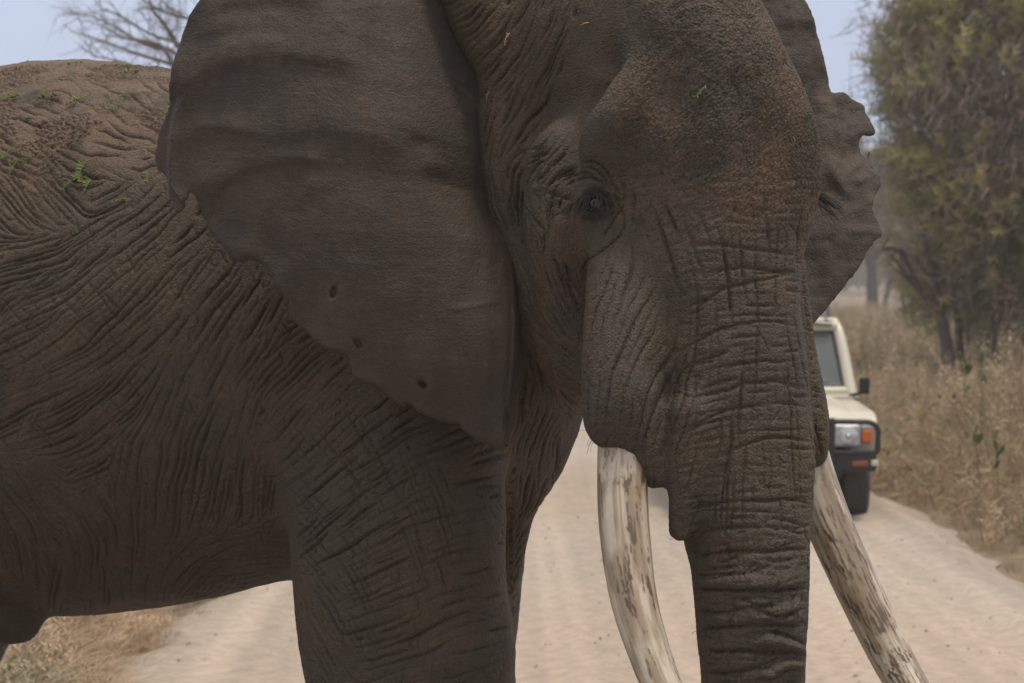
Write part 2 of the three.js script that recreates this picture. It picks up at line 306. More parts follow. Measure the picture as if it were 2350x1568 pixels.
function grow(o) {                                       // evenly spaced lines: poly, ang, gap, wobble, depth, w, layer, len, dust, keep
  const r = rng(o.seed), xs = o.poly.map((q) => q[0]), ys = o.poly.map((q) => q[1]), x0 = Math.min(...xs), x1 = Math.max(...xs), y0 = Math.min(...ys), y1 = Math.max(...ys), C = 12, taken = new Map();
  const gapAt = typeof o.gap === 'function' ? o.gap : () => o.gap, key = (x, y) => Math.floor(x / C) + 10000 * Math.floor(y / C);
  const near = (x, y, g, own) => { const n = Math.ceil(g / C), i = Math.floor(x / C), j = Math.floor(y / C); for (let a = -n; a <= n; a++) for (let b = -n; b <= n; b++) { const l = taken.get(i + a + 10000 * (j + b)); if (l) for (const q of l) if (q[2] !== own && (q[0] - x) ** 2 + (q[1] - y) ** 2 < g * g) return true; } return false; };
  const dir = (x, y) => o.ang(x, y) + (o.wobble ?? 0.25) * (0.8 * noise(x * 0.022, y * 0.022, o.seed) + 0.9 * noise(x * 0.1, y * 0.1, o.seed + 5));
  const tries = (x1 - x0) * (y1 - y0) / 60, S = 5;
  for (let n = 0, id = 0; n < tries; n++) {
    const sx = x0 + r() * (x1 - x0), sy = y0 + r() * (y1 - y0), g = gapAt(sx, sy);
    if (!inPoly(o.poly, sx, sy) || near(sx, sy, g, -1)) continue;
    id++; const max = (o.len ?? 200) * (0.35 + 1.1 * r()), halves = [];
    for (const sg of [1, -1]) {
      const h = []; let x = sx, y = sy, pa = null;
      for (let L = 0; L < max / 2; L += S) {
        const a = dir(x, y); let c = Math.cos(a) * sg, s = Math.sin(a) * sg; if (pa && c * pa[0] + s * pa[1] < 0) { c = -c; s = -s; } pa = [c, s];
        x += c * S; y -= s * S;
        if (!inPoly(o.poly, x, y) || near(x, y, gapAt(x, y) * (o.test ?? 0.5), id)) break;
        h.push([x, y]);
      }
      halves.push(h);
    }
    const line = [...halves[1].reverse(), [sx, sy], ...halves[0]];
    if (line.length < (o.min ?? 4)) continue;
    for (const [x, y] of line) { const k = key(x, y); (taken.get(k) ?? taken.set(k, []).get(k)).push([x, y, id]); }
    const m = 0.4 + 0.95 * Math.pow(r(), 1.3); stroke(line, o.depth * m, o.w * (0.75 + 0.5 * r()), o.layer, o.dust ?? 0, 0.35);
  }
}

// flank: long slanting folds, crossed by finer ones
const flank = [[-60, 380], [120, 400], [330, 400], [440, 430], [520, 540], [640, 640], [700, 740], [650, 860], [600, 960], [625, 1060], [655, 1240], [670, 1330], [560, 1350], [400, 1400], [100, 1420], [30, 1360], [-60, 1420]];
const flankDir = field2([[40, 450, -50], [150, 470, -45], [230, 430, 20], [330, 440, 38], [420, 500, 48], [200, 560, 35], [80, 600, 15], [60, 760, 28], [180, 720, 40], [330, 680, 45], [480, 640, 52], [560, 700, 56], [430, 820, 58], [300, 830, 42], [180, 870, 32], [60, 900, 25], [100, 1000, 22], [250, 960, 38], [370, 940, 68], [480, 900, 62], [590, 850, 55], [560, 960, 70], [600, 1020, 80], [520, 1050, 80], [420, 1060, 78], [300, 1080, 85], [200, 1080, 30], [100, 1100, -45], [40, 1150, -52], [150, 1200, -48], [230, 1180, -65], [300, 1180, 88], [400, 1180, 78], [500, 1160, 75], [600, 1150, 85], [80, 1280, -75], [150, 1330, 80], [250, 1320, 88], [330, 1330, 85], [420, 1300, 40], [520, 1260, 15], [620, 1240, 8], [640, 1300, 8]]);
grow({ seed: 11, poly: flank, ang: flankDir, gap: (x, y) => 11 + 5 * smooth(200, 500, x) * (1 - smooth(1050, 1200, y)) + 3 * noise(x * 0.01, y * 0.01, 3), depth: 0.0072, w: 0.009, layer: 0, len: 380, wobble: 0.2 });
grow({ seed: 12, poly: flank, ang: (x, y) => flankDir(x, y) + 0.75 + 0.6 * noise(x * 0.012, y * 0.012, 4), gap: 12, depth: 0.0036, w: 0.006, layer: 1, len: 55, wobble: 0.5 });
grow({ seed: 13, poly: [[-60, 640], [260, 620], [340, 900], [330, 1100], [280, 1300], [60, 1360], [-60, 1400]], ang: (x, y) => -0.85 - 0.25 * smooth(900, 1300, y), gap: 19, depth: 0.0052, w: 0.005, layer: 1, len: 240, wobble: 0.28 });
grow({ seed: 14, poly: [[380, 1130], [640, 1080], [665, 1320], [400, 1390]], ang: () => 0.14, gap: 13, depth: 0.0045, w: 0.005, layer: 1, len: 200, wobble: 0.28 });
// back: thick folds under dried mud
const backPoly = [[-60, 140], [180, 140], [400, 190], [440, 420], [-60, 420]];
grow({ seed: 15, poly: backPoly, ang: field2([[40, 190, 25], [120, 170, 10], [200, 180, -30], [300, 200, -28], [380, 230, -25], [60, 280, -15], [200, 320, -22], [330, 340, -20], [380, 400, 30], [200, 400, -15], [60, 400, -35]]), gap: 17, depth: 0.0075, w: 0.011, layer: 0, len: 150, wobble: 0.5 });
// shoulder and near foreleg: slanting folds crossed into small lozenges
const legPoly = [[560, 880], [690, 690], [760, 770], [900, 890], [1060, 960], [1190, 1000], [1178, 1200], [1180, 1400], [1200, 1600], [690, 1600], [665, 1330], [640, 1150], [605, 1000]];
grow({ seed: 21, poly: legPoly, ang: field2([[784, 820, 38], [700, 900, 42], [640, 960, 55], [860, 950, 38], [1000, 1050, 22], [900, 1050, 30], [760, 1100, 40], [700, 1200, 42], [800, 1200, 33], [900, 1180, 25], [1050, 1180, 12], [1140, 1180, 5], [800, 1330, 28], [950, 1320, 22], [1100, 1330, 10], [720, 1400, -60], [850, 1430, 20], [1000, 1450, 27], [1100, 1480, 15], [760, 1520, -62], [900, 1540, 15]]), gap: (x, y) => 12.5 + 9 * smooth(900, 1080, x) + 4 * smooth(1250, 1450, y), depth: 0.0082, w: 0.008, layer: 0, len: 360, wobble: 0.14, dust: 0.35 });
grow({ seed: 22, poly: [[640, 960], [760, 900], [900, 980], [1040, 1080], [1060, 1330], [960, 1500], [740, 1580], [680, 1330], [650, 1150]], ang: field2([[700, 1000, -55], [760, 1080, -55], [850, 1080, -60], [950, 1080, -66], [720, 1200, -50], [800, 1250, -55], [900, 1250, -65], [1000, 1250, -76], [700, 1330, -50], [760, 1420, -58], [850, 1400, -65], [950, 1450, -80]]), gap: 12.5, depth: 0.0066, w: 0.0045, layer: 1, len: 300, wobble: 0.11, dust: 0.5 });
grow({ seed: 23, poly: legPoly, ang: (x, y) => -0.9 + 1.2 * noise(x * 0.01, y * 0.01, 6), gap: 20, depth: 0.003, w: 0.005, layer: 1, len: 50, wobble: 0.5 });
// throat, chest, far leg
grow({ seed: 31, poly: [[1185, 480], [1260, 560], [1345, 640], [1345, 950], [1290, 1000], [1290, 1100], [1215, 1260], [1190, 1560], [1175, 1400], [1180, 1100], [1160, 1040], [1195, 850]], ang: field2([[1200, 500, -75], [1220, 650, -70], [1260, 750, -55], [1310, 830, -25], [1330, 900, -12], [1215, 900, 78], [1240, 850, -75], [1280, 900, -50], [1240, 980, 70], [1270, 1060, 75], [1220, 1120, 80], [1240, 1180, 55], [1210, 1300, 62], [1195, 1450, 80]]), gap: 11, depth: 0.0075, w: 0.007, layer: 0, len: 220, wobble: 0.25, dust: 0.35 });
// temple and neck folds
const templePoly = [[990, -20], [1330, -20], [1290, 150], [1250, 260], [1310, 320], [1300, 420], [1250, 600], [1180, 560], [1100, 480], [1080, 220], [1030, 90]];
grow({ seed: 41, poly: templePoly, ang: field2([[1040, 40, 20], [1110, 50, 48], [1180, 60, 60], [1250, 60, 66], [1290, 110, 70], [1180, 140, 65], [1100, 130, 50], [1140, 220, 58], [1220, 200, 68], [1180, 280, 62], [1240, 280, 50], [1130, 330, 78], [1200, 350, 58], [1260, 330, 42], [1110, 430, -85], [1160, 420, 88], [1200, 430, 78], [1240, 400, 55], [1290, 390, 45], [1130, 520, -72], [1180, 540, -75], [1220, 520, -82], [1240, 480, 80]]), gap: 11.5, depth: 0.0085, w: 0.0075, layer: 0, len: 240, wobble: 0.2 });
// eye, drawn from close by
const E = (l) => curve(l.map(([x, y]) => [1175 + 0.1311 * x, 323.1 + 0.1311 * y]), 3, 0.6, 2);
for (const [l, d, w] of [
  [[[600, 830], [750, 650], [900, 560], [1080, 480], [1350, 380], [1550, 450], [1700, 640], [1740, 760], [1740, 930]], 9, 6], [[[750, 720], [870, 610], [1000, 590], [1150, 500], [1400, 495], [1550, 600], [1650, 760], [1690, 900]], 8, 5], [[[860, 740], [1000, 640], [1100, 600], [1300, 572], [1420, 620], [1500, 690]], 6, 4], [[[980, 790], [1080, 700], [1230, 655], [1400, 670], [1550, 740], [1640, 850]], 8, 5],
  [[[1800, 470], [1880, 700], [1950, 820], [1960, 960], [1900, 1120]], 6, 5], [[[1780, 780], [1850, 960], [1870, 1110]], 5, 5], [[[600, 890], [800, 960], [950, 1010], [1080, 1020]], 7, 5], [[[1060, 1090], [1010, 1250], [990, 1440]], 5, 5], [[[1350, 1160], [1500, 1215], [1680, 1180], [1800, 1080]], 6, 5], [[[1250, 1230], [1450, 1330], [1700, 1300], [1880, 1150]], 5, 5],
  [[[620, 110], [480, 130], [330, 140], [150, 210], [20, 330]], 6, 6], [[[660, 220], [540, 230], [420, 300], [230, 440], [130, 620], [95, 850], [110, 1050], [200, 1250], [380, 1568]], 10, 7], [[[600, 330], [450, 400], [330, 560], [250, 720], [200, 900], [170, 1000], [230, 1200], [330, 1330], [570, 1600]], 9, 7], [[[660, 380], [630, 480], [550, 600], [450, 660], [410, 800]], 9, 7], [[[560, 150], [380, 250], [180, 350], [60, 470], [10, 620], [0, 900], [60, 1150], [120, 1300], [180, 1568]], 9, 7], [[[250, 950], [290, 1150], [400, 1350]], 7, 6],
  [[[2080, 850], [2130, 1050], [2090, 1250], [2110, 1420], [2050, 1560]], 5, 7], [[[1960, 1110], [1850, 1240], [1720, 1420], [1640, 1560], [1560, 1700]], 9, 7], [[[560, 900], [420, 880], [380, 960], [520, 1000]], 4, 5], [[[600, 1180], [800, 1100], [940, 1120]], 3.5, 6], [[[700, 1350], [900, 1250], [1020, 1330]], 3.5, 6], [[[1180, 1060], [1240, 1130], [1300, 1150]], 6, 4],
]) stroke(E(l), d * 0.001, w * 0.001, 2, 0, 0.2);
// face between eye and tusk: the hanging sheath of skin, and the front of the trunk
const facePoly = [[1345, 600], [1420, 540], [1480, 440], [1560, 470], [1880, 470], [1850, 640], [1868, 790], [1905, 1010], [1885, 1080], [1865, 1250], [1580, 1260], [1540, 1180], [1500, 1120], [1350, 1015], [1338, 800]];
const faceDir = field2([[1365, 620, 65], [1370, 760, 78], [1350, 900, 88], [1365, 990, -85], [1411, 579, 70], [1420, 720, 70], [1440, 850, 62], [1420, 950, 80], [1480, 700, 60], [1500, 820, 58], [1480, 960, 75], [1480, 560, -65], [1540, 600, -70], [1560, 760, 88], [1560, 900, 72], [1520, 1000, 70], [1520, 1090, -75], [1600, 620, -76], [1650, 700, -86], [1700, 760, 90], [1800, 700, -88], [1845, 800, -80], [1880, 950, -78], [1640, 900, 84], [1720, 950, 88], [1800, 1000, -88], [1600, 1080, 75], [1700, 1150, 86], [1800, 1200, 90], [1560, 1180, 72], [1600, 500, -70], [1750, 520, -85], [1830, 540, 85]]);
grow({ seed: 51, poly: facePoly, ang: faceDir, gap: (x, y) => 25 - 11 * smooth(1480, 1600, x) * smooth(780, 950, y), depth: 0.0075, w: 0.0062, layer: 0, len: 520, wobble: 0.13 });
grow({ seed: 52, poly: [[1540, 700], [1860, 620], [1905, 1010], [1865, 1250], [1580, 1250], [1520, 1050]], ang: (x, y) => 0.06 + 0.3 * smooth(1640, 1540, x) + 0.3 * noise(x * 0.02, y * 0.02, 8), gap: (x, y) => 26 - 6 * smooth(900, 1200, y), depth: 0.0026, w: 0.005, layer: 1, len: 50, wobble: 0.5, dust: 0.5 });
grow({ seed: 53, poly: facePoly, ang: (x, y) => faceDir(x, y) + 0.7 * Math.sign(noise(x * 0.015, y * 0.015, 5)), gap: 19, depth: 0.0022, w: 0.005, layer: 1, len: 60, wobble: 0.5 });
grow({ seed: 54, poly: [[1440, 400], [1560, 400], [1880, 400], [1860, 600], [1560, 640], [1480, 560]], ang: (x, y) => 0.35 - 0.4 * smooth(1500, 1750, x), gap: 15, depth: 0.0022, w: 0.006, layer: 1, len: 120, wobble: 0.3 });
grow({ seed: 55, poly: [[1560, 640], [1850, 600], [1868, 790], [1900, 1010], [1868, 1250], [1580, 1255], [1530, 1080], [1590, 900]], ang: (x, y) => 0.22 * smooth(1760, 1600, x) - 0.12 * smooth(1780, 1860, x), gap: 19, depth: 0.0048, w: 0.006, layer: 1, len: 240, wobble: 0.22, dust: 0.4 });
// rings round the trunk, with dust lying in them
const K6 = (l) => curve(l.map(([x, y]) => [1527.5 + 0.35 * x, 509.4 + 0.35 * y]), 4, 2.2, 3);
for (const l of [[[150, 150], [300, 150], [500, 170], [700, 195], [860, 220]], [[180, 590], [350, 460], [500, 410], [700, 370], [860, 335]], [[30, 870], [200, 790], [350, 710], [570, 660], [750, 655], [960, 720]], [[20, 1150], [350, 1120], [500, 1070], [700, 1045], [850, 1070], [1020, 1120]], [[60, 1060], [140, 950], [330, 880], [420, 860]], [[120, 1400], [330, 1265], [500, 1215], [700, 1200]], [[400, 1510], [560, 1455], [750, 1405], [1000, 1470]], [[300, 345], [520, 300], [840, 350]]]) stroke(K6(l), 0.0055, 0.008, 2, 1.0, 0.15);
const K9 = (l, s) => curve(l.map(([x, y]) => [1527.5 + 0.35 * x, 1019.3 + 0.35 * y]), 4, 2.6, s);
for (const [l, d, w] of [[[[150, 430], [300, 400], [500, 372], [760, 368], [1000, 355]], 9, 9], [[[160, 600], [300, 570], [480, 545], [640, 545]], 7, 8], [[[640, 540], [800, 560], [990, 520]], 6, 8], [[[130, 760], [260, 725], [450, 702], [620, 708], [800, 695], [990, 695]], 11, 10], [[[140, 880], [300, 860], [520, 850], [700, 800]], 8, 8], [[[520, 850], [590, 800], [640, 880]], 8, 7], [[[150, 960], [300, 955], [600, 966], [800, 955], [960, 950]], 15, 12], [[[170, 1090], [350, 1110], [500, 1075], [700, 1060]], 9, 8], [[[460, 1000], [560, 1040], [660, 1110], [760, 1130], [870, 1080]], 10, 8], [[[180, 1235], [350, 1205], [500, 1192], [700, 1190], [960, 1200]], 13, 11], [[[200, 1370], [420, 1360], [640, 1375], [800, 1370], [940, 1390]], 12, 11], [[[600, 1290], [680, 1230], [800, 1260], [930, 1320]], 9, 8], [[[200, 1510], [420, 1500], [600, 1470], [700, 1460]], 10, 10], [[[580, 1560], [720, 1530], [820, 1480], [930, 1500]], 10, 9], [[[560, 1500], [700, 1430], [800, 1410], [930, 1430]], 8, 8], [[[220, 1660], [500, 1640], [900, 1650]], 12, 10]]) stroke(K9(l, d), d * 0.00085, w * 0.00095, 2, 0.3, 0.12);
for (const [l, d, w] of [[[[610, 1310], [690, 1290], [800, 1320], [920, 1365]], 13, 17], [[[660, 1115], [750, 1110], [840, 1070], [860, 1030]], 10, 15], [[[600, 1535], [700, 1515], [800, 1450], [915, 1450]], 12, 16], [[[460, 1050], [560, 1060], [640, 1040]], 8, 15], [[[180, 900], [400, 910], [700, 920], [930, 900]], 9, 26], [[[200, 1150], [500, 1150], [930, 1150]], 7, 24]]) stroke(K9(l, 5), -d * 0.001, w * 0.001, 3, 0, 0.2);
const low = [[1578, 1250], [1868, 1230], [1855, 1620], [1600, 1620]];
grow({ seed: 61, poly: low, ang: () => 1.55, gap: 12, depth: 0.005, w: 0.006, layer: 0, len: 60, wobble: 0.5 });
grow({ seed: 62, poly: low, ang: (x, y) => 0.05, gap: 14, depth: 0.005, w: 0.006, layer: 1, len: 90, wobble: 0.45 });
for (const l of [[[1400, 420], [1430, 520], [1395, 560], [1345, 600], [1342, 640]]]) stroke(curve(l, 4, 2, 7), 0.007, 0.008, 2, 0, 0.2);

// ---------------------------------------------------------------- the skin itself
const nearEarHide = [[470, 60], [1000, 40], [1060, 300], [1080, 480], [1130, 620], [1150, 900], [1060, 940], [800, 770], [620, 570], [500, 470], [430, 300]];
function inView(x, y, z, nx, ny, nz) {
  const [u, v, d] = proj(x, y, z); if (u < -70 || u > 2420 || v < -70 || v > 1650) return 9;
  const l = Math.hypot(x, y - EYE, z), f = -(nx * x + ny * (y - EYE) + nz * z) / l; if (f < -0.25) return 9;
  if (d > 6.9 && inPoly(nearEarHide, u, v)) return 0.016;
  const head = u > 1080 && d < 7.05;
  if (u > 1285 && u < 1440 && v > 385 && v < 515) return 0.0026;
  return (head ? 0.0036 : 0.0044) * (f < 0.05 ? 1.6 : 1);
}
let skin = surfaceNets();
skin.nor = normalsOf(skin.pos, skin.tri); settle(skin.pos, skin.nor, 0); skin.nor = normalsOf(skin.pos, skin.tri);
for (let i = 0; i < PASSES; i++) { const n = skin.pos.length / 3; skin = refine(skin, (...a) => inView(...a) * 1.0); if (i < 1) { settle(skin.pos, skin.nor, n); skin.nor = normalsOf(skin.pos, skin.tri); } }
console.log('skin', skin.pos.length / 3, skin.tri.length / 3, 'strokes', strokes.length);
const segs = [], hash = new Map(), HC = 0.03, hk = (i, j, k) => (i + 4000) + 8192 * ((j + 4000) + 8192 * (k + 4000));
for (const s of strokes) {
  const n = s.p.length - 1;
  for (let i = 0; i < n; i++) {
    const a = s.p[i], b = s.p[i + 1], ramp = (t) => Math.min(1, t / s.taper, (1 - t) / s.taper), reach = Math.max(0.012, Math.abs(s.w) * 3.2), k = segs.length / 12;
    segs.push(a.x, a.y, a.z, b.x - a.x, b.y - a.y, b.z - a.z, s.depth * ramp(i / n), s.depth * ramp((i + 1) / n), s.w, s.layer, s.dust, a.distanceToSquared(b) || 1e-9);
    const f = (c, sg) => Math.floor(((sg < 0 ? Math.min(a[c], b[c]) : Math.max(a[c], b[c])) + sg * reach) / HC);
    for (let x = f('x', -1); x <= f('x', 1); x++) for (let y = f('y', -1); y <= f('y', 1); y++) for (let z = f('z', -1); z <= f('z', 1); z++) { const q = hk(x, y, z), l = hash.get(q); if (l) l.push(k); else hash.set(q, [k]); }
  }
}
const SG = Float32Array.from(segs), groove = [0, 0, 0, 0];
let dustIn = 0;
function creaseAt(x, y, z) {                             // depth of the creases here; how dusty they are goes to dustIn
  groove.fill(0); dustIn = 0;
  const l = hash.get(hk(Math.floor(x / HC), Math.floor(y / HC), Math.floor(z / HC))); if (!l) return 0;
  for (const k of l) {
    const o = k * 12, dx = x - SG[o], dy = y - SG[o + 1], dz = z - SG[o + 2], ex = SG[o + 3], ey = SG[o + 4], ez = SG[o + 5];
    const t = clamp((dx * ex + dy * ey + dz * ez) / SG[o + 11]), qx = dx - t * ex, qy = dy - t * ey, qz = dz - t * ez, d = Math.sqrt(qx * qx + qy * qy + qz * qz), w = SG[o + 8], dep = SG[o + 6] + (SG[o + 7] - SG[o + 6]) * t;
    const lay = SG[o + 9];
    if (lay === 3) { const g = dep * Math.exp(-d * d / (w * w)); if (g < groove[3]) groove[3] = g; }
    else { const g = dep * (0.26 * Math.exp(-d / w) + 1.05 * Math.exp(-d / 0.0030)); if (g > groove[lay]) groove[lay] = g; }
    const du = SG[o + 10] * Math.abs(dep) / 0.008 * Math.exp(-d / 0.0035); if (du > dustIn) dustIn = du;
  }
  const [a, b, c, r] = groove, m = Math.max(a, b, c); return m + 0.45 * (a + b + c - m) + r;
}
{
  const bumps = [[1525, 190, 55, 95, -0.022], [1692, 200, 42, 80, -0.017], [1768, 190, 22, 130, 0.012], [1506, 40, 28, 46, 0.018], [1600, 60, 40, 60, 0.008], [1385, 185, 34, 26, 0.012], [1620, 320, 90, 60, 0.01], [1285, 300, 40, 40, 0.008], [1600, 640, 90, 120, 0.006]], { pos, nor } = skin, n = pos.length / 3, color = new Float32Array(n * 3), out = Float32Array.from(pos);
  for (let i = 0; i < n; i++) {
    const x = pos[i * 3], y = pos[i * 3 + 1], z = pos[i * 3 + 2], nx = nor[i * 3], ny = nor[i * 3 + 1], nz = nor[i * 3 + 2], [u, v, d] = proj(x, y, z);
    let h = -1.5 * creaseAt(x, y, z); const inCrease = dustIn;
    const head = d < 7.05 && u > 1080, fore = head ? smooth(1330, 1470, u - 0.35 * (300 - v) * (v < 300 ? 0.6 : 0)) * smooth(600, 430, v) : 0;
    if (fore > 0.01) {                                   // pebbled forehead
      const s = 1 / (0.0150 + 0.003 * noise(x * 6, y * 6, z * 6)), q = worley(x * s, y * s, z * s), big = worley(x * s * 0.42 + 5, y * s * 0.42, z * s * 0.42);
      h += fore * (-0.0042 * Math.exp(-(q[1] - q[0]) / 0.13) - 0.002 * Math.exp(-(big[1] - big[0]) / 0.12) + 0.0012 * (1 - q[0]));
    }
    if (head) for (const [a, b, p, q, k] of bumps) { const e = ((u - a) / p) ** 2 + ((v - b) / q) ** 2; if (e < 8) h += k * Math.exp(-e); }
    if (fore < 0.99) { const q = worley(x * 85, y * 85, z * 85); h += (1 - fore) * 0.0028 * Math.min(0.4, q[1] - q[0]); }
    h += 0.006 * fbm(x * 9, y * 9, z * 9, 2) + 0.0016 * fbm(x * 55, y * 55, z * 55, 2);
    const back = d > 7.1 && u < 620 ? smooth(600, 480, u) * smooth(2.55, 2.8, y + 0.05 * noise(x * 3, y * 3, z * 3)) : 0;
    let clod = 0;
    if (back > 0.01) {                                   // dried mud with crumbs on the back
      const where = smooth(-0.04, 0.18, fbm(x * 5, y * 10, z * 5, 3)), q = worley(x * 80, y * 80, z * 80); clod = where * back * smooth(0.75, 0.2, q[0]);
      h += 0.009 * clod + back * 0.003 * fbm(x * 40, y * 40, z * 40, 3);
    }
    out[i * 3] = x + nx * h; out[i * 3 + 1] = y + ny * h; out[i * 3 + 2] = z + nz * h;
    // colour: grey-brown hide, red earth rubbed into it in patches, pale dry soil, plus a lit tone painted on the forehead
    const earth = smooth(-0.15, 0.5, fbm(x * 4.2 + 3, y * 4.2, z * 4.2, 4)), grain = 1 + 0.16 * fbm(x * 70, y * 70, z * 70, 3), grey = 0.5 + 0.5 * noise(x * 7, y * 7 + 3, z * 7);
    let r = lerp(0.048, 0.066, earth) + 0.003 * grey, g = lerp(0.0365, 0.0415, earth) + 0.0024 * grey, b = lerp(0.0235, 0.0195, earth) + 0.0025 * grey;
    const soilAndLight = smooth(-0.2, 0.2, fbm(x * 6, y * 6, z * 6, 4) + 0.35 * fbm(x * 45, y * 45, z * 45, 2) + 0.45 * back + 0.3 * fore - 0.18), top = (0.14 + 0.5 * back + 0.2 * fore) * soilAndLight;   // dry soil in ragged patches; more on the forehead to paint its lit tone
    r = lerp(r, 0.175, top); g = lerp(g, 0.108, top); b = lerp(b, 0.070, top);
    
    const ds = clamp(inCrease * 0.4); r = lerp(r, 0.10, ds); g = lerp(g, 0.064, ds); b = lerp(b, 0.036, ds);
    // dark stain that weeps from the gland and the mouth, with a ragged outline
    const stain = head ? smooth(0.0, 0.25, 1 - Math.hypot((u - 1305) / 42, (v - 690) / 95) + 0.5 * fbm(x * 22, y * 22, z * 22, 3)) : 0;
    r = lerp(r, 0.05, stain * 0.6); g = lerp(g, 0.038, stain * 0.6); b = lerp(b, 0.034, stain * 0.6);
    const rim = head ? smooth(-0.1, 0.35, 1 - Math.hypot((u - 1368) / 52, (v - 468) / 50) + 0.35 * fbm(x * 30, y * 30, z * 30, 3)) : 0;  // dark skin round the eye, with lash shade painted in
    r = lerp(r, 0.024, rim * 0.8); g = lerp(g, 0.018, rim * 0.8); b = lerp(b, 0.016, rim * 0.8);
    color[i * 3] = r * grain; color[i * 3 + 1] = g * grain; color[i * 3 + 2] = b * grain;
  }
  skin.pos = out; skin.color = color; skin.nor = normalsOf(out, skin.tri);
}
const BASE = V(AX0.x - 0.9, 0, AX0.z - 0.5);
const elephant = thing('elephant', 'huge grey-brown elephant with long tusks and torn ears standing across the road', 'elephant', BASE);
function tile(n, fn) {                                   // a texture that repeats
  const d = new Uint8Array(n * n * 4); for (let j = 0; j < n; j++) for (let i = 0; i < n; i++) { const c = clamp(fn(i / n, j / n)) * 255, o = (j * n + i) * 4; d[o] = d[o + 1] = d[o + 2] = c; d[o + 3] = 255; }
  const t = new THREE.DataTexture(d, n, n); t.wrapS = t.wrapT = THREE.RepeatWrapping; t.magFilter = THREE.LinearFilter; t.minFilter = THREE.LinearMipmapLinearFilter; t.generateMipmaps = true; t.needsUpdate = true; return t;
}
function cells2(u, v, n, sx) {                           // repeating cell pattern: distance between the two nearest points
  const x = u * n, y = v * n * sx, M = Math.round(n * sx), i = Math.floor(x), j = Math.floor(y); let f1 = 9, f2 = 9;
  for (let a = -1; a < 2; a++) for (let b = -1; b < 2; b++) { const I = i + a, J = j + b, p = ((I % n) + n) % n, q = ((J % M) + M) % M, dx = I + h3(p, q, n) - x, dy = J + h3(p, q, n + 7) - y, e = dx * dx + dy * dy; if (e < f1) { f2 = f1; f1 = e; } else if (e < f2) f2 = e; }
  return Math.sqrt(f2) - Math.sqrt(f1);
}
const wrapNoise = (u, v, f, k) => { const w = (i) => ((i % f) + f) % f, x = u * f, y = v * f, i = Math.floor(x), j = Math.floor(y), a = x - i, b = y - j, s = a * a * (3 - 2 * a), t = b * b * (3 - 2 * b); return lerp(lerp(h3(w(i), w(j), k), h3(w(i + 1), w(j), k), s), lerp(h3(w(i), w(j + 1), k), h3(w(i + 1), w(j + 1), k), s), t); };
const hideBump = tile(1024, (u, v) => 0.75 - 0.45 * Math.exp(-cells2(u, v, 58, 1) / 0.12) - 0.28 * Math.exp(-cells2(u + 0.013 * wrapNoise(u, v, 9, 3), v, 24, 1) / 0.09) + 0.22 * (wrapNoise(u, v, 170, 5) - 0.5) + 0.2 * (wrapNoise(u, v, 70, 8) - 0.5));
const hideTone = tile(1024, (u, v) => 0.86 + 0.34 * (wrapNoise(u, v, 210, 11) - 0.5) + 0.22 * (wrapNoise(u, v, 90, 12) - 0.5) + 0.16 * (wrapNoise(u, v, 31, 13) - 0.5) + 0.3 * smooth(0.86, 0.96, wrapNoise(u, v, 150, 14)));
function geometry(m, metres = 0) {
  const g = new THREE.BufferGeometry(); g.setAttribute('position', new THREE.BufferAttribute(m.pos, 3)); g.setAttribute('normal', new THREE.BufferAttribute(m.nor, 3));
  if (m.color) g.setAttribute('color', new THREE.BufferAttribute(m.color, 3)); g.setIndex(new THREE.BufferAttribute(m.tri, 1));
  if (metres) { const n = m.pos.length / 3, uv = new Float32Array(n * 2); for (let i = 0; i < n; i++) { uv[i * 2] = m.pos[i * 3] / metres; uv[i * 2 + 1] = m.pos[i * 3 + 1] / metres; } g.setAttribute('uv', new THREE.BufferAttribute(uv, 2)); }
  return g;
}
const hide = new THREE.MeshStandardMaterial({ vertexColors: true, roughness: 0.72, map: hideTone, bumpMap: hideBump, bumpScale: 0.004 }), earHide = new THREE.MeshStandardMaterial({ vertexColors: true, roughness: 0.74, map: hideTone, bumpMap: hideBump, bumpScale: 0.0024 });
part('body', geometry(skin, 0.55).translate(-BASE.x, -BASE.y, -BASE.z), hide, elephant);

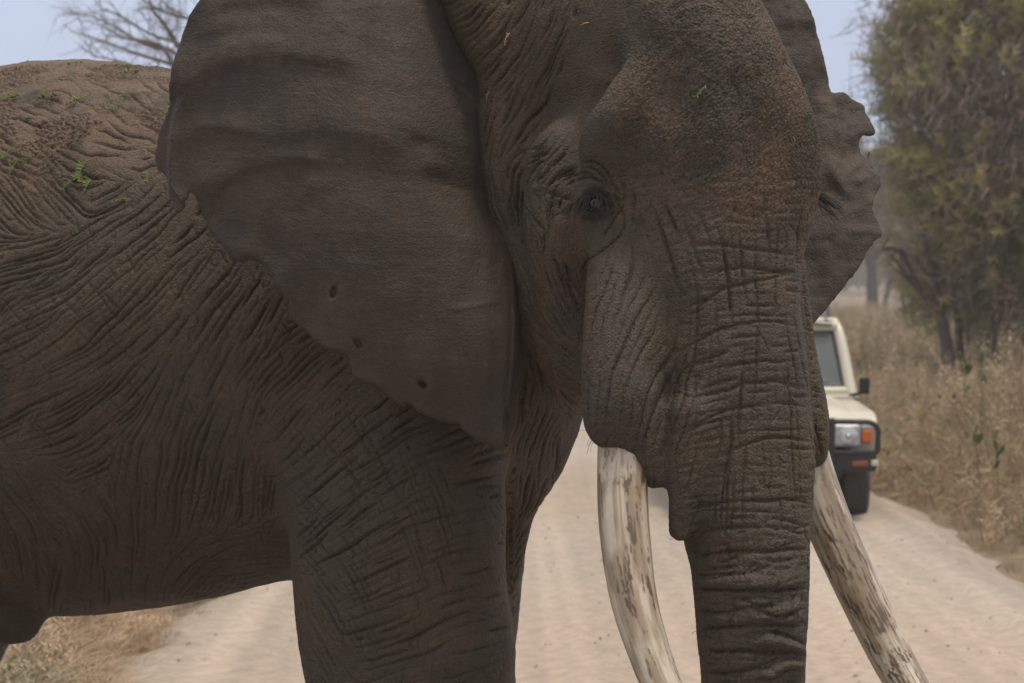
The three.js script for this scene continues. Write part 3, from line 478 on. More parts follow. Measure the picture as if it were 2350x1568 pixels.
// ---------------------------------------------------------------- ears: thin sheets with torn rims
function polyDist(poly) {
  return (x, y) => {                                     // signed (inside > 0), nearest point
    let best = 1e9, bx = 0, by = 0, c = false;
    for (let i = 0, j = poly.length - 1; i < poly.length; j = i++) {
      const [ax, ay] = poly[j], [cx, cy] = poly[i], ex = cx - ax, ey = cy - ay, t = clamp(((x - ax) * ex + (y - ay) * ey) / (ex * ex + ey * ey || 1)), px = ax + t * ex, py = ay + t * ey, d = (x - px) ** 2 + (y - py) ** 2;
      if (d < best) { best = d; bx = px; by = py; }
      if (ay > y !== cy > y && x < (cx - ax) * (y - ay) / (cy - ay) + ax) c = !c;
    }
    return [c ? Math.sqrt(best) : -Math.sqrt(best), bx, by];
  };
}
function sheet({ outline, holes, A, B, C, relief, thick, step, paint, curl }) {   // plane through A, B, C; relief: metres towards the viewer's side
  const ex = B.clone().sub(A).normalize(), nz = ex.clone().cross(C.clone().sub(A)).normalize(); if (nz.z < 0) nz.negate(); const ey = nz.clone().cross(ex);
  const flat = ([u, v]) => { const a = P(u, v, 1); a.y -= EYE; const t = A.clone().sub(V(0, EYE, 0)).dot(nz) / a.dot(nz), q = a.multiplyScalar(t).add(V(0, EYE, 0)).sub(A); return [q.dot(ex), q.dot(ey)]; };
  const poly = outline.map(flat), D = polyDist(poly), hs = holes.map((h) => polyDist(h.map(flat)));
  const xs = poly.map((p) => p[0]), ys = poly.map((p) => p[1]), x0 = Math.min(...xs) - step * 2, y0 = Math.min(...ys) - step * 2, nx = Math.ceil((Math.max(...xs) - x0) / step) + 3, ny = Math.ceil((Math.max(...ys) - y0) / step) + 3;
  const X = new Float32Array(nx * ny), Y = new Float32Array(nx * ny), S = new Float32Array(nx * ny), O = new Float32Array(nx * ny);
  for (let j = 0; j < ny; j++) for (let i = 0; i < nx; i++) {
    const o = j * nx + i; let x = x0 + i * step, y = y0 + j * step, [s, bx, by] = D(x, y); O[o] = s;
    for (const h of hs) { const [t, px, py] = h(x, y); if (-t < s) { s = -t; bx = px; by = py; } }
    if (Math.abs(s) < step * 0.5) { x = bx; y = by; s = 0; }
    X[o] = x; Y[o] = y; S[o] = s;
  }
  const id = new Int32Array(nx * ny).fill(-1), pos = [], color = [], tri = []; let n = 0;
  const used = new Uint8Array(nx * ny), cells = [];
  const push = (a, b, c) => { if (S[a] >= 0 && S[b] >= 0 && S[c] >= 0 && S[a] + S[b] + S[c] > 0) { cells.push(a, b, c); used[a] = used[b] = used[c] = 1; } };
  for (let j = 0; j < ny - 1; j++) for (let i = 0; i < nx - 1; i++) { const a = j * nx + i, b = a + 1, c = a + nx, d = c + 1; if ((i + j) & 1) { push(a, b, d); push(a, d, c); } else { push(a, b, c); push(b, d, c); } }
  const w3 = V(0, 0, 0);
  for (let o = 0; o < nx * ny; o++) if (used[o]) { id[o] = n++; }
  const front = new Float32Array(n * 3), back = new Float32Array(n * 3), cf = new Float32Array(n * 3);
  for (let o = 0; o < nx * ny; o++) if (used[o]) {
    const q = id[o] * 3, x = X[o], y = Y[o], s = S[o], bx = A.x + ex.x * x + ey.x * y, by = A.y + ex.y * x + ey.y * y, bz = A.z + ex.z * x + ey.z * y, [u, v] = proj(bx, by, bz);
    const T = thick(u, v), e = 1 - Math.min(s / 0.014, 1), t = T * Math.sqrt(Math.max(0, 1 - e * e)), [w, f] = relief(u, v, O[o], x, y);
    const fz = w + t + f, kz = w - t;
    front[q] = bx + nz.x * fz; front[q + 1] = by + nz.y * fz; front[q + 2] = bz + nz.z * fz; back[q] = bx + nz.x * kz; back[q + 1] = by + nz.y * kz; back[q + 2] = bz + nz.z * kz;
    const c = paint(u, v, x, y, s); cf[q] = c[0]; cf[q + 1] = c[1]; cf[q + 2] = c[2];
  }
  const flip = ex.clone().cross(ey).dot(nz) < 0, P2 = new Float32Array(n * 6), C2 = new Float32Array(n * 6), ti = new Uint32Array(cells.length * 2);
  P2.set(front); P2.set(back, n * 3); C2.set(cf); C2.set(cf, n * 3);
  for (let i = 0; i < cells.length; i += 3) { const [a, b, c] = [id[cells[i]], id[cells[i + 1]], id[cells[i + 2]]]; ti.set(flip ? [a, c, b] : [a, b, c], i); ti.set(flip ? [a + n, b + n, c + n] : [a + n, c + n, b + n], cells.length + i); }
  const m = { pos: P2, tri: ti, color: C2 }; m.nor = normalsOf(P2, ti); return m;
}
const near2 = (l) => { const c = l.map((q) => q); return (u, v) => { let b = 1e9, side = 0; for (let i = 0; i < c.length - 1; i++) { const [ax, ay] = c[i], [cx, cy] = c[i + 1], ex = cx - ax, ey = cy - ay, t = clamp(((u - ax) * ex + (v - ay) * ey) / (ex * ex + ey * ey)), dx = u - ax - t * ex, dy = v - ay - t * ey, d = dx * dx + dy * dy; if (d < b) { b = d; side = ex * dy - ey * dx > 0 ? 1 : -1; } } return side * Math.sqrt(b); }; };   // + below a line drawn left to right
const bumpOf = (l, up, down, h) => { const f = near2(l), e = l; return (u, v) => { const s = f(u, v), ends = smooth(-10, 60, u - e[0][0]) * smooth(-10, 60, e[e.length - 1][0] - u); return ends * h * (s < 0 ? Math.exp(-s * s / (up * up)) : Math.exp(-s * s / (down * down))); }; };
const ragged = (l, amp, seed, step = 5) => curve(l, step).map(([x, y], i) => [x + amp * noise(x * 0.11, y * 0.11, seed) + 0.5 * amp * noise(x * 0.3, y * 0.3, seed + 2), y + amp * noise(x * 0.11, y * 0.11, seed + 4) + 0.5 * amp * noise(x * 0.3, y * 0.3, seed + 6)]);

const folds = [bumpOf([[380, 262], [405, 222], [440, 196], [480, 172], [540, 152], [640, 141], [740, 150], [860, 160]], 60, 26, 0.018), bumpOf([[440, 150], [470, 138], [540, 128], [620, 118], [700, 122]], 26, 18, 0.004), bumpOf([[440, 95], [480, 84], [550, 76], [640, 70], [720, 78]], 26, 20, 0.006), bumpOf([[470, 40], [540, 20], [640, 12], [760, 16]], 28, 20, 0.006), bumpOf([[440, 470], [510, 418], [597, 358], [650, 328], [772, 312], [880, 330], [960, 360]], 60, 30, 0.011), bumpOf([[430, 300], [500, 300], [590, 318], [660, 326]], 26, 14, 0.007), bumpOf([[470, 520], [520, 440], [600, 400], [720, 384], [800, 392]], 30, 14, 0.009), bumpOf([[690, 500], [740, 450], [830, 440]], 26, 16, 0.006), bumpOf([[380, 330], [470, 318], [540, 322]], 30, 20, 0.006)];
const lobe = near2([[440, 225], [420, 262], [407, 320], [402, 380], [404, 440], [430, 470]]), valley = [[1010, 0], [1050, 110], [1085, 210], [1100, 320], [1105, 430], [1150, 520]];
const rimFold = near2([[1162, 600], [1176, 680], [1182, 760], [1178, 850], [1168, 930]]), scratch = [];
{ const r = rng(77); for (let i = 0; i < 150; i++) { const x = 600 + r() * 430, y = 30 + r() * 440, a = -0.28 - 0.35 * r() * (x - 600) / 430 + (r() - 0.5) * 0.3, L = 30 + r() * r() * 190; scratch.push([x, y, Math.cos(a), -Math.sin(a) , L, r()]); } for (let i = 0; i < 60; i++) { const x = 450 + r() * 600, y = 380 + r() * 450, a = -0.4 - 0.5 * r(), L = 20 + r() * 90; scratch.push([x, y, Math.cos(a), -Math.sin(a), L, r() * 0.6]); } }
function hidePaint(x, y, s, u, v, k) {
  const earth = smooth(-0.15, 0.45, fbm(x * 3.5 + k, y * 3.5, 2.2 * k, 4)), fib = fbm(x * 9, y * 70, k, 3), grain = 1 + 0.14 * fbm(x * 70, y * 90, k, 3) + 0.03 * fib;
  return [lerp(0.037, 0.051, earth) * grain, lerp(0.0268, 0.031, earth) * grain, lerp(0.0190, 0.0172, earth) * grain];
}
const earN = sheet({
  outline: [...ragged([[1165, 470], [1172, 550], [1178, 610], [1183, 660], [1190, 705], [1197, 745], [1200, 785], [1198, 830], [1186, 900], [1177, 950], [1170, 1000], [1163, 1024], [1150, 1032], [1130, 1028], [1090, 1010], [1065, 990], [1055, 976], [1040, 975], [1000, 965], [960, 945], [945, 931], [930, 935], [910, 925], [888, 906], [875, 895], [845, 885], [824, 872], [818, 846], [800, 821], [770, 810], [740, 790], [710, 762], [684, 742], [681, 712], [668, 686], [652, 675], [636, 684], [622, 700], [611, 706], [613, 690], [628, 673], [644, 664], [648, 652], [640, 634], [622, 616], [604, 611], [592, 613], [560, 610], [535, 580], [500, 545], [480, 500], [461, 456], [452, 452], [441, 470], [432, 492], [422, 494], [408, 482], [392, 458], [388, 430], [376, 405], [360, 388], [345, 372], [344, 335], [353, 298], [369, 262], [388, 232], [396, 196]], 2.1, 3, 3), ...ragged([[400, 195], [405, 160], [420, 110], [440, 55], [478, 0], [530, -70], [640, -130], [800, -150], [930, -110], [1010, -50]], 1, 5), [1120, 60], [1170, 180], [1190, 330], [1185, 440]],
  holes: [[[787, 695], [785, 688], [789, 677], [795, 674], [796, 682], [793, 694]], [[832, 788], [839, 791], [845, 802], [842, 806], [835, 799]], [[974, 885], [981, 883], [988, 890], [984, 894], [977, 892]]].map((h) => curve([...h, h[0]], 3)),
  A: P(1100, 480, 6.66), B: P(380, 400, 6.86), C: P(1150, 1030, 6.56), step: 0.0037,
  thick: (u, v) => 0.006 + 0.012 * smooth(500, 1100, u),
  relief: (u, v, s, x, y) => {
    let w = 0.13 * Math.max(0, 1 - ((u - 830) / 490) ** 2) * (1 - 0.8 * ((v - 380) / 560) ** 2), f = 0;
    for (const b of folds) w += b(u, v);
    const fade = smooth(800, 420, v);
        const du = u - (v < 430 ? lerp(1010, 1105, clamp(v / 330)) : lerp(1105, 1160, clamp((v - 430) / 120)));
    w -= fade * (0.06 * smooth(-330, 0, du) + 0.15 * smooth(-130, 30, du));
    w += 0.014 * Math.exp(-(((u - 1012) / 26) ** 2) - ((v - 392) / 24) ** 2) - 0.008 * Math.exp(-(((u - 985) / 24) ** 2) - ((v - 345) / 16) ** 2);
    const lb = lobe(u, v), on = smooth(190, 260, v) * smooth(500, 440, v); if (lb > 0 && u < 450) w -= on * 0.045 * smooth(0, 34, lb); else if (u < 520) w += on * 0.012 * Math.exp(-lb * lb / 300);
    const rf = rimFold(u, v); if (u > 1120 && v > 560) w -= 0.03 * smooth(0, 26, -rf) * smooth(560, 640, v) * smooth(1010, 900, v); if (u > 1100) w -= 0.006 * Math.exp(-rf * rf / 30) * smooth(560, 640, v);
    w += 0.007 * noise(u * 0.005, v * 0.007, 4) + 0.003 * noise(u * 0.014, v * 0.016, 8) + 0.012 * noise(u * 0.012, v * 0.012, 2) * smooth(0.10, 0, s);
    for (const [ax, ay, bx, by, h, g] of [[1000, 860, 985, 985, 0.006, 26], [1080, 560, 1010, 900, 0.005, 20], [930, 700, 900, 880, 0.006, 30], [840, 640, 760, 770, 0.006, 26], [1060, 850, 1110, 1010, 0.006, 22], [640, 480, 600, 590, 0.007, 26], [1140, 700, 1060, 720, 0.003, 8], [1120, 560, 1130, 900, 0.004, 12]]) { const ex = bx - ax, ey = by - ay, t = clamp(((u - ax) * ex + (v - ay) * ey) / (ex * ex + ey * ey)), q = (u - ax - t * ex) ** 2 + (v - ay - t * ey) ** 2; w += h * Math.exp(-q / (g * g)); }
    { const q = worley(x * 70 + 2 * noise(x * 9, y * 9, 2), y * 95, 0.5); f += 0.0016 * Math.min(0.35, q[1] - q[0]); } f += 0.0013 * fbm(x * 22, y * 60, 1, 3) + 0.0010 * fbm(x * 120, y * 120, 3, 2) + 0.0012 * fbm(x * 30, y * 12, 6, 2);
    if (u > 920 && u < 1080 && v > 15 && v < 110) { const cl = smooth(0.0, 0.3, fbm(x * 24, y * 24, 8, 2) - 0.1 + 0.5 * Math.exp(-(((u - 945) / 40) ** 2) - ((v - 48) / 9) ** 2) + 0.4 * Math.exp(-(((u - 935) / 40) ** 2) - ((v - 68) / 9) ** 2) + 0.4 * Math.exp(-(((u - 1012) / 8) ** 2) - ((v - 60) / 12) ** 2) - 0.2), q = worley(x * 90, y * 90, 1); f += 0.006 * cl * smooth(0.7, 0.2, q[0]); }
    return [w, f];
  },
  paint: (u, v, x, y, s) => {
    const c = hidePaint(x, y, s, u, v, 1); let k = 0;
    for (const [ax, ay, cx, cy, L, q] of scratch) { const dx = u - ax, dy = v - ay, t = dx * cx + dy * cy; if (t > 0 && t < L && Math.abs(dy * cx - dx * cy + 6 * (t / L) ** 2) < 1.1) k = Math.max(k, 0.55 * q * Math.min(1, 4 * t / L, 4 * (1 - t / L))); }
    const pale = smooth(0.16, 0.3, fbm(x * 10, y * 10, 12, 3) + 0.3 * fbm(x * 60, y * 60, 12, 2)) * 0.16 + 0.25 * smooth(0.0, 0.16, fbm(x * 7, y * 14, 9, 3) + 0.2 * fbm(x * 50, y * 50, 3, 2)) * smooth(230, 200, v + 0.25 * (u - 450) + 60 * noise(u * 0.02, v * 0.02, 6)) + k;
    return [lerp(c[0], 0.105, pale), lerp(c[1], 0.075, pale), lerp(c[2], 0.054, pale)];
  },
});
part('ear', geometry(earN, 0.55).translate(-BASE.x, -BASE.y, -BASE.z), earHide, elephant);

const creaseF = near2([[1912, 215], [1917, 260], [1926, 340], [1915, 380]]), foldF = [bumpOf([[1880, 360], [1905, 410], [1935, 450], [1965, 455]], 22, 10, 0.014), bumpOf([[1850, 560], [1880, 600], [1920, 630]], 26, 16, 0.01), bumpOf([[1860, 620], [1890, 660]], 20, 12, 0.008), bumpOf([[1930, 320], [1950, 315], [1985, 300]], 12, 9, 0.01), bumpOf([[1935, 405], [1965, 385], [1995, 350]], 10, 8, 0.012), bumpOf([[1950, 430], [1985, 412], [2010, 395]], 10, 8, 0.012), bumpOf([[1930, 500], [1960, 485], [2000, 470]], 14, 10, 0.006), bumpOf([[1930, 530], [1960, 538], [2010, 535]], 14, 9, 0.008)];
const earF = sheet({
  outline: [...ragged([[1690, -60], [1760, -90], [1810, -40], [1832, 0], [1850, 32], [1865, 78], [1880, 128], [1896, 172], [1906, 203], [1913, 213], [1938, 204], [1966, 219], [1993, 235], [1997, 250], [2007, 268], [2015, 293], [2012, 305], [1984, 308], [1979, 324], [1985, 344], [1999, 350], [2006, 338], [2012, 338], [2010, 350], [2015, 362], [2018, 378], [2028, 396], [2030, 416], [2024, 432], [2008, 452], [1999, 476], [2002, 496], [2016, 515], [2022, 532], [2018, 546], [2004, 556], [1990, 576], [1978, 600], [1970, 616], [1940, 654], [1918, 684], [1890, 718], [1868, 742], [1852, 757], [1838, 764]], 1.4, 21, 4), [1800, 740], [1780, 600], [1760, 400], [1700, 200]],
  holes: [[[2003, 380], [2008, 376], [2011, 380], [2006, 383]]].map((h) => curve([...h, h[0]], 2)),
  A: P(1850, 420, 6.98), B: P(2030, 400, 7.06), C: P(1850, 755, 6.84), step: 0.0036, thick: () => 0.006,
  relief: (u, v, s, x, y) => {
    let w = 0.02 * Math.exp(-(((u - 1930) / 60) ** 2) - ((v - 500) / 120) ** 2);
    for (const b of foldF) w += b(u, v);
    const c = creaseF(u, v), on = smooth(150, 215, v) * smooth(420, 330, v); w += on * (c < 0 ? -0.022 * smooth(0, 22, -c) : 0.0) + 0.03 * smooth(330, 100, v) * smooth(1920, 1860, u);
    w -= 0.03 * smooth(60, 0, 2030 - u) * smooth(300, 360, v) * smooth(480, 430, v) + 0.008 * noise(u * 0.02, v * 0.02, 41) + 0.003 * noise(u * 0.05, v * 0.05, 43);
    return [w, 0.0016 * fbm(x * 22, y * 60, 31, 3) + 0.001 * fbm(x * 120, y * 120, 33, 2) + 0.0014 * noise(x * 60, y * 14, 3)];
  },
  paint: (u, v, x, y, s) => { const c = hidePaint(x, y, s, u, v, 5).map((q) => q * 1.35), p = smooth(-0.05, 0.35, fbm(x * 6, y * 8, 19, 3)) * (0.15 + 0.4 * smooth(330, 200, v) * smooth(1925, 1900, u)); return [lerp(c[0], 0.15, p), lerp(c[1], 0.112, p), lerp(c[2], 0.088, p)]; },  // upper strip beside the head painted lighter, for light from above
});
part('ear', geometry(earF, 0.55).translate(-BASE.x, -BASE.y, -BASE.z), earHide, elephant);

// ---------------------------------------------------------------- tusks, eye, lashes, tail
function tusk(pts, seed, marks) {                        // pts: [px, py, depth, radius as measured]
  const N = 400, M = 96, c = pts.map((q) => P(q[0], q[1], q[2])), path = new THREE.CatmullRomCurve3(c, false, 'centripetal'), rad = pts.map((q) => q[3] * q[2] / F), fr = path.computeFrenetFrames(N), pos = new Float32Array((N + 1) * (M + 1) * 3), color = new Float32Array(pos.length), tri = [];
  for (let i = 0; i <= N; i++) {
    const t = i / N, p = path.getPoint(t), k = t * (rad.length - 1), k0 = Math.min(rad.length - 2, Math.floor(k)), R = lerp(rad[k0], rad[k0 + 1], k - k0), T = path.getTangent(t), A = V(-1, 0, 0.35).addScaledVector(T, -V(-1, 0, 0.35).dot(T)).normalize(), Bn = T.clone().cross(A);
    for (let j = 0; j <= M; j++) {
      const a = j / M * 2 * Math.PI, ca = Math.cos(a), sa = Math.sin(a), L = t * 1.9, ax = ca * 0.06, ay = sa * 0.06, o = (i * (M + 1) + j) * 3;
      const fibre = fbm(ca * 9 + seed, sa * 9, L * 2.2, 3), n1 = fbm(ca * 1.6 + seed, sa * 1.6, L * 5, 4), n2 = 0.65 * fbm(ca * 5, sa * 5 + seed, L * 11, 3) + 0.6 * fbm(ca * 11, sa * 11 + seed, L * 36, 3), h = 0.0009 * fibre + 0.0008 * n2;
      const r = R + h; pos[o] = p.x + (A.x * ca + Bn.x * sa) * r; pos[o + 1] = p.y + (A.y * ca + Bn.y * sa) * r; pos[o + 2] = p.z + (A.z * ca + Bn.z * sa) * r;
      let c0 = [0.47, 0.405, 0.31]; const mixc = (q, f) => { f = clamp(f); c0 = c0.map((v, e) => lerp(v, q[e], f)); };
      mixc([0.25, 0.175, 0.10], smooth(-0.15, 0.22, n1) * 0.85); mixc([0.17, 0.145, 0.13], smooth(0.0, 0.28, n1 * 0.5 + fibre * 0.7) * (0.35 + 0.5 * smooth(0.4, 0.15, t))); mixc([0.24, 0.18, 0.11], smooth(0.05, 0.25, fibre) * 0.6);
      const fine = fbm(ca * 15 + seed, sa * 15, L * 17, 4), mk = marks(t, a, n1, n2, fibre); mixc([0.20, 0.12, 0.065], 0.7 * mk * smooth(-0.3, 0.15, fine)); mixc([0.075, 0.043, 0.027], 0.9 * smooth(0.3, 0.95, mk) * smooth(-0.1, 0.14, fine + 0.25 * n2));
      color.set(c0, o);
    }
  }
  for (let i = 0; i < N; i++) for (let j = 0; j < M; j++) { const a = i * (M + 1) + j, b = a + M + 1; tri.push(a, a + 1, b, b, a + 1, b + 1); }
  const m = { pos, color, tri: Uint32Array.from(tri) }; m.nor = normalsOf(pos, m.tri);
  for (let i = 0; i <= N; i++) { const a = i * (M + 1) * 3, b = a + M * 3; for (let c = 0; c < 3; c++) { const v = (m.nor[a + c] + m.nor[b + c]) / 2; m.nor[a + c] = m.nor[b + c] = v; } }
  return m;
}
const ivory = new THREE.MeshPhysicalMaterial({ vertexColors: true, roughness: 0.42, clearcoat: 0.12, clearcoatRoughness: 0.4 });
const angD = (a, b) => Math.abs(((a - b + 9.42478) % 6.28319) - 3.14159);
const tN = tusk([[1425, 900, 6.2, 50], [1428, 1000, 6.17, 56], [1428, 1090, 6.14, 57.5], [1430, 1170, 6.1, 58.5], [1440, 1280, 6.04, 57], [1458, 1390, 5.98, 53], [1488, 1490, 5.92, 48.5], [1520, 1575, 5.86, 45.5], [1575, 1680, 5.78, 41], [1645, 1770, 5.68, 34], [1720, 1830, 5.56, 25], [1790, 1855, 5.44, 14], [1830, 1860, 5.36, 4]], 3, (t, a, n1, n2, f) => 0.55 * smooth(0.3, 0.1, t) * smooth(0.0, 0.25, n2 + 0.5 * n1) + 0.9 * smooth(-0.02, 0.26, n2 + 0.3 * f) * smooth(1.7, 0.5, angD(a, 4.1)) * smooth(0.24, 0.3, t) + 0.8 * smooth(0.04, 0.28, n2 + 0.2 * f) * smooth(-0.2, 0.15, n1));
part('tusk', geometry(tN).translate(-BASE.x, -BASE.y, -BASE.z), ivory, elephant);
const tF = tusk([[1800, 900, 6.56, 48.4], [1838, 1000, 6.54, 51.7], [1866, 1100, 6.50, 53.9], [1905, 1208, 6.45, 53.9], [1950, 1310, 6.40, 52.3], [2002, 1420, 6.34, 50.6], [2050, 1515, 6.28, 48.4], [2082, 1572, 6.24, 46.8], [2150, 1680, 6.14, 41.8], [2225, 1775, 6.02, 34.1], [2300, 1845, 5.88, 24.2], [2360, 1880, 5.74, 13.2], [2390, 1890, 5.66, 4.4]], 8, (t, a, n1, n2, f) => 1.2 * smooth(-0.14, 0.22, n2 * 0.9 + n1 * 0.5 + 0.25 * f + 0.08 * Math.sin(t * 34)) * smooth(1.5, 0.9, angD(a, 5.35 + 1.2 * n1)) * smooth(0.22, 0.28, t) + 0.6 * smooth(0.12, 0.25, n2));
part('tusk', geometry(tF).translate(-BASE.x, -BASE.y, -BASE.z), ivory, elephant);
const eyeAt = P(1372, 464, 6.312).sub(BASE);
const eyeball = part('eye', new THREE.SphereGeometry(0.029, 40, 30), new THREE.MeshPhysicalMaterial({ color: col(0.018, 0.009, 0.006), roughness: 0.12, clearcoat: 1, clearcoatRoughness: 0.05 }), elephant); eyeball.position.copy(eyeAt);
{
  const r = rng(5), g = [];
  for (let i = 0; i < 42; i++) {
    const t = r(), a = onSkin(lerp(1338, 1390, t), lerp(450, 452, t) - 14 * Math.sin(t * 3.1) + r() * 4), q = [a.clone()]; if (!a) continue;
    const sx = lerp(-0.028, 0.012, t) + 0.012 * (r() - 0.5), L = 0.04 + 0.035 * r(); for (let s = 1; s <= 4; s++) q.push(V(a.x + sx * s / 3, a.y - L * (s / 4) ** 1.3, a.z + 0.016 * Math.sin(s / 4 * 2.2)));
    g.push(new THREE.TubeGeometry(new THREE.CatmullRomCurve3(q), 6, 0.0007, 4));
  }
  for (let i = 0; i < 34; i++) {                          // the far eye's lashes stand out past the forehead
    const t = r(), a = P(1872 + 6 * r(), 438 + 30 * t, 6.58), q = [a], L = 0.03 + 0.035 * r(); for (let s = 1; s <= 4; s++) q.push(V(a.x + L * s / 4, a.y - (0.02 + 0.025 * t + 0.02 * r()) * (s / 4) ** 1.4, a.z + 0.05 * (s / 4)));
    g.push(new THREE.TubeGeometry(new THREE.CatmullRomCurve3(q), 5, 0.0008, 4));
  }
  const bg = [];
  for (const [u, v, du, dv, n, L] of [[1345, 985, -1, 0.1, 4, 0.022], [1360, 1016, -0.5, 1, 5, 0.022], [1604, 1450, -1, 0.3, 2, 0.012], [1852, 1450, 1, 0.2, 3, 0.012]]) for (let i = 0; i < n; i++) {
    let a = null; for (let k = 0; k < 40 && !a; k++) a = onSkin(u + du * (6 - k) + (r() - 0.5) * 10, v + dv * (6 - k) * 0.5 + (r() - 0.5) * 70 * Math.abs(du)); if (!a) continue; const l = L * (0.5 + r());
    bg.push(new THREE.TubeGeometry(new THREE.CatmullRomCurve3([a, a.clone().add(V(du * l * 0.6, -dv * l * 0.4, 0.004)), a.clone().add(V(du * l, -dv * l - 0.3 * l * r(), 0.006))]), 4, 0.0003, 4));
  }
  part('bristles', mergeGeometries(bg).translate(-BASE.x, -BASE.y, -BASE.z), std(col(0.025, 0.02, 0.018), 0.7), elephant).userData.kind = 'stuff';
  part('eyelashes', mergeGeometries(g).translate(-BASE.x, -BASE.y, -BASE.z), std(col(0.03, 0.025, 0.022), 0.6), elephant).userData.kind = 'stuff';
}
{
  const c = [along(2.68, 2.62), along(2.86, 2.4), along(2.92, 2.0), along(2.9, 1.5), along(2.93, 1.15)].map((p) => p.sub(BASE)), t = new THREE.TubeGeometry(new THREE.CatmullRomCurve3(c), 40, 0.045, 12), p = t.attributes.position;
  const tail = part('tail', t, std(col(0.075, 0.062, 0.054), 0.85), elephant);
  const hg = [], r = rng(9); for (let i = 0; i < 60; i++) { const a = c[4].clone().add(V((r() - 0.5) * 0.05, 0.1 * r(), (r() - 0.5) * 0.05)); hg.push(new THREE.TubeGeometry(new THREE.CatmullRomCurve3([a, a.clone().add(V((r() - 0.5) * 0.08, -0.2, (r() - 0.5) * 0.08)), a.clone().add(V((r() - 0.5) * 0.16, -0.4, (r() - 0.5) * 0.16))]), 5, 0.002, 4)); }
  part('tail_hair', mergeGeometries(hg), std(col(0.02, 0.018, 0.016), 0.6), tail).userData.kind = 'stuff';
}

// ---------------------------------------------------------------- ground, road, stones
function grainTex(n, fn, srgb) {
  const d = new Uint8Array(n * n * 4); for (let j = 0; j < n; j++) for (let i = 0; i < n; i++) { const c = fn(i / n, j / n), o = (j * n + i) * 4; d[o] = c[0] * 255; d[o + 1] = c[1] * 255; d[o + 2] = c[2] * 255; d[o + 3] = 255; }
  const t = new THREE.DataTexture(d, n, n); t.wrapS = t.wrapT = THREE.RepeatWrapping; t.magFilter = THREE.LinearFilter; t.minFilter = THREE.LinearMipmapLinearFilter; t.generateMipmaps = true; if (srgb) t.colorSpace = THREE.SRGBColorSpace; t.needsUpdate = true; return t;
}
const per = (u, v, f, k) => { const a = u * 2 * Math.PI, b = v * 2 * Math.PI, R = f / 6.283; return fbm(R * Math.cos(a) + 13 + k, R * Math.sin(a) + R * Math.cos(b) * 0.77, R * Math.sin(b) + k, 4); };
const dirtBump = grainTex(512, (u, v) => { const h = clamp(0.5 + 0.5 * per(u, v, 60, 2) + 0.3 * per(u, v, 18, 5)); return [h, h, h]; });
const dirtTone = grainTex(512, (u, v) => { const h = clamp(0.80 + 0.18 * per(u, v, 40, 7) + 0.14 * per(u, v, 110, 3)); return [h, h * 0.99, h * 0.975]; }, false);
const ROADL = -2.3, ROADR = 4.0;
const roadEdge = (z, side) => (side < 0 ? ROADL : ROADR) + 0.16 * noise(0, 0, z * 0.5 + side * 9) + 0.07 * noise(3, 0, z * 2.1 + side * 5) + (side > 0 ? 0.006 * Math.max(0, -z - 40) : -0.004 * Math.max(0, -z - 40));
function gridMesh(nx, nz, f) {
  const pos = new Float32Array(nx * nz * 3), color = new Float32Array(nx * nz * 3), uv = new Float32Array(nx * nz * 2), tri = [];
  for (let j = 0; j < nz; j++) for (let i = 0; i < nx; i++) { const o = j * nx + i, [x, y, z, r, g, b] = f(i / (nx - 1), j / (nz - 1)); pos.set([x, y, z], o * 3); color.set([r, g, b], o * 3); uv.set([x / 1.7, z / 1.7], o * 2); }
  for (let j = 0; j < nz - 1; j++) for (let i = 0; i < nx - 1; i++) { const a = j * nx + i, b = a + 1, c = a + nx, d = c + 1; tri.push(a, b, c, b, d, c); }
  const m = { pos, color, tri: Uint32Array.from(tri) }; m.nor = normalsOf(pos, m.tri); const g = geometry(m); g.setAttribute('uv', new THREE.BufferAttribute(uv, 2)); return g;
}
const groundGeo = gridMesh(160, 160, (a, b) => { const q = (t) => Math.sign(t - 0.5) * Math.pow(Math.abs(t - 0.5) * 2, 3) * 900, x = q(a), z = q(b) - 30, n = fbm(x * 0.3, 0, z * 0.3, 4); return [x, -0.012, z, 0.27 + 0.05 * n, 0.205 + 0.045 * n, 0.14 + 0.03 * n]; });
part('ground', groundGeo, new THREE.MeshStandardMaterial({ vertexColors: true, roughness: 1, map: dirtTone }), scene).userData = { kind: 'structure' };
const rut = (x) => -0.03 * Math.exp(-(((x - 0.05) / 0.32) ** 2)) - 0.03 * Math.exp(-(((x - 1.75) / 0.32) ** 2)) - 0.02 * Math.exp(-(((x + 1.15) / 0.25) ** 2)) - 0.02 * Math.exp(-(((x - 3.1) / 0.25) ** 2));
function roadHeight(x, z) {
  const w = 0.15 * noise(0, 0, z * 0.12), xs = x + w;
  let h = 0.07 + rut(xs) + 0.014 * fbm(x * 0.9, 0, z * 0.15, 2) + 0.006 * noise(xs * 14, 0, z * 0.3) + 0.004 * noise(xs * 31, 0, z * 0.5) + 0.003 * fbm(x * 4, 1, z * 1.5, 2);
  const e = Math.min(x - roadEdge(z, -1), roadEdge(z, 1) - x); h += 0.07 * Math.exp(-(((e - 0.42) / 0.22) ** 2)) * (0.6 + 0.6 * noise(x, 5, z * 0.7)) * (x > 0 ? 1 : 0.3);
  return h * smooth(-0.02, 0.3, e) - 0.0 * e;
}
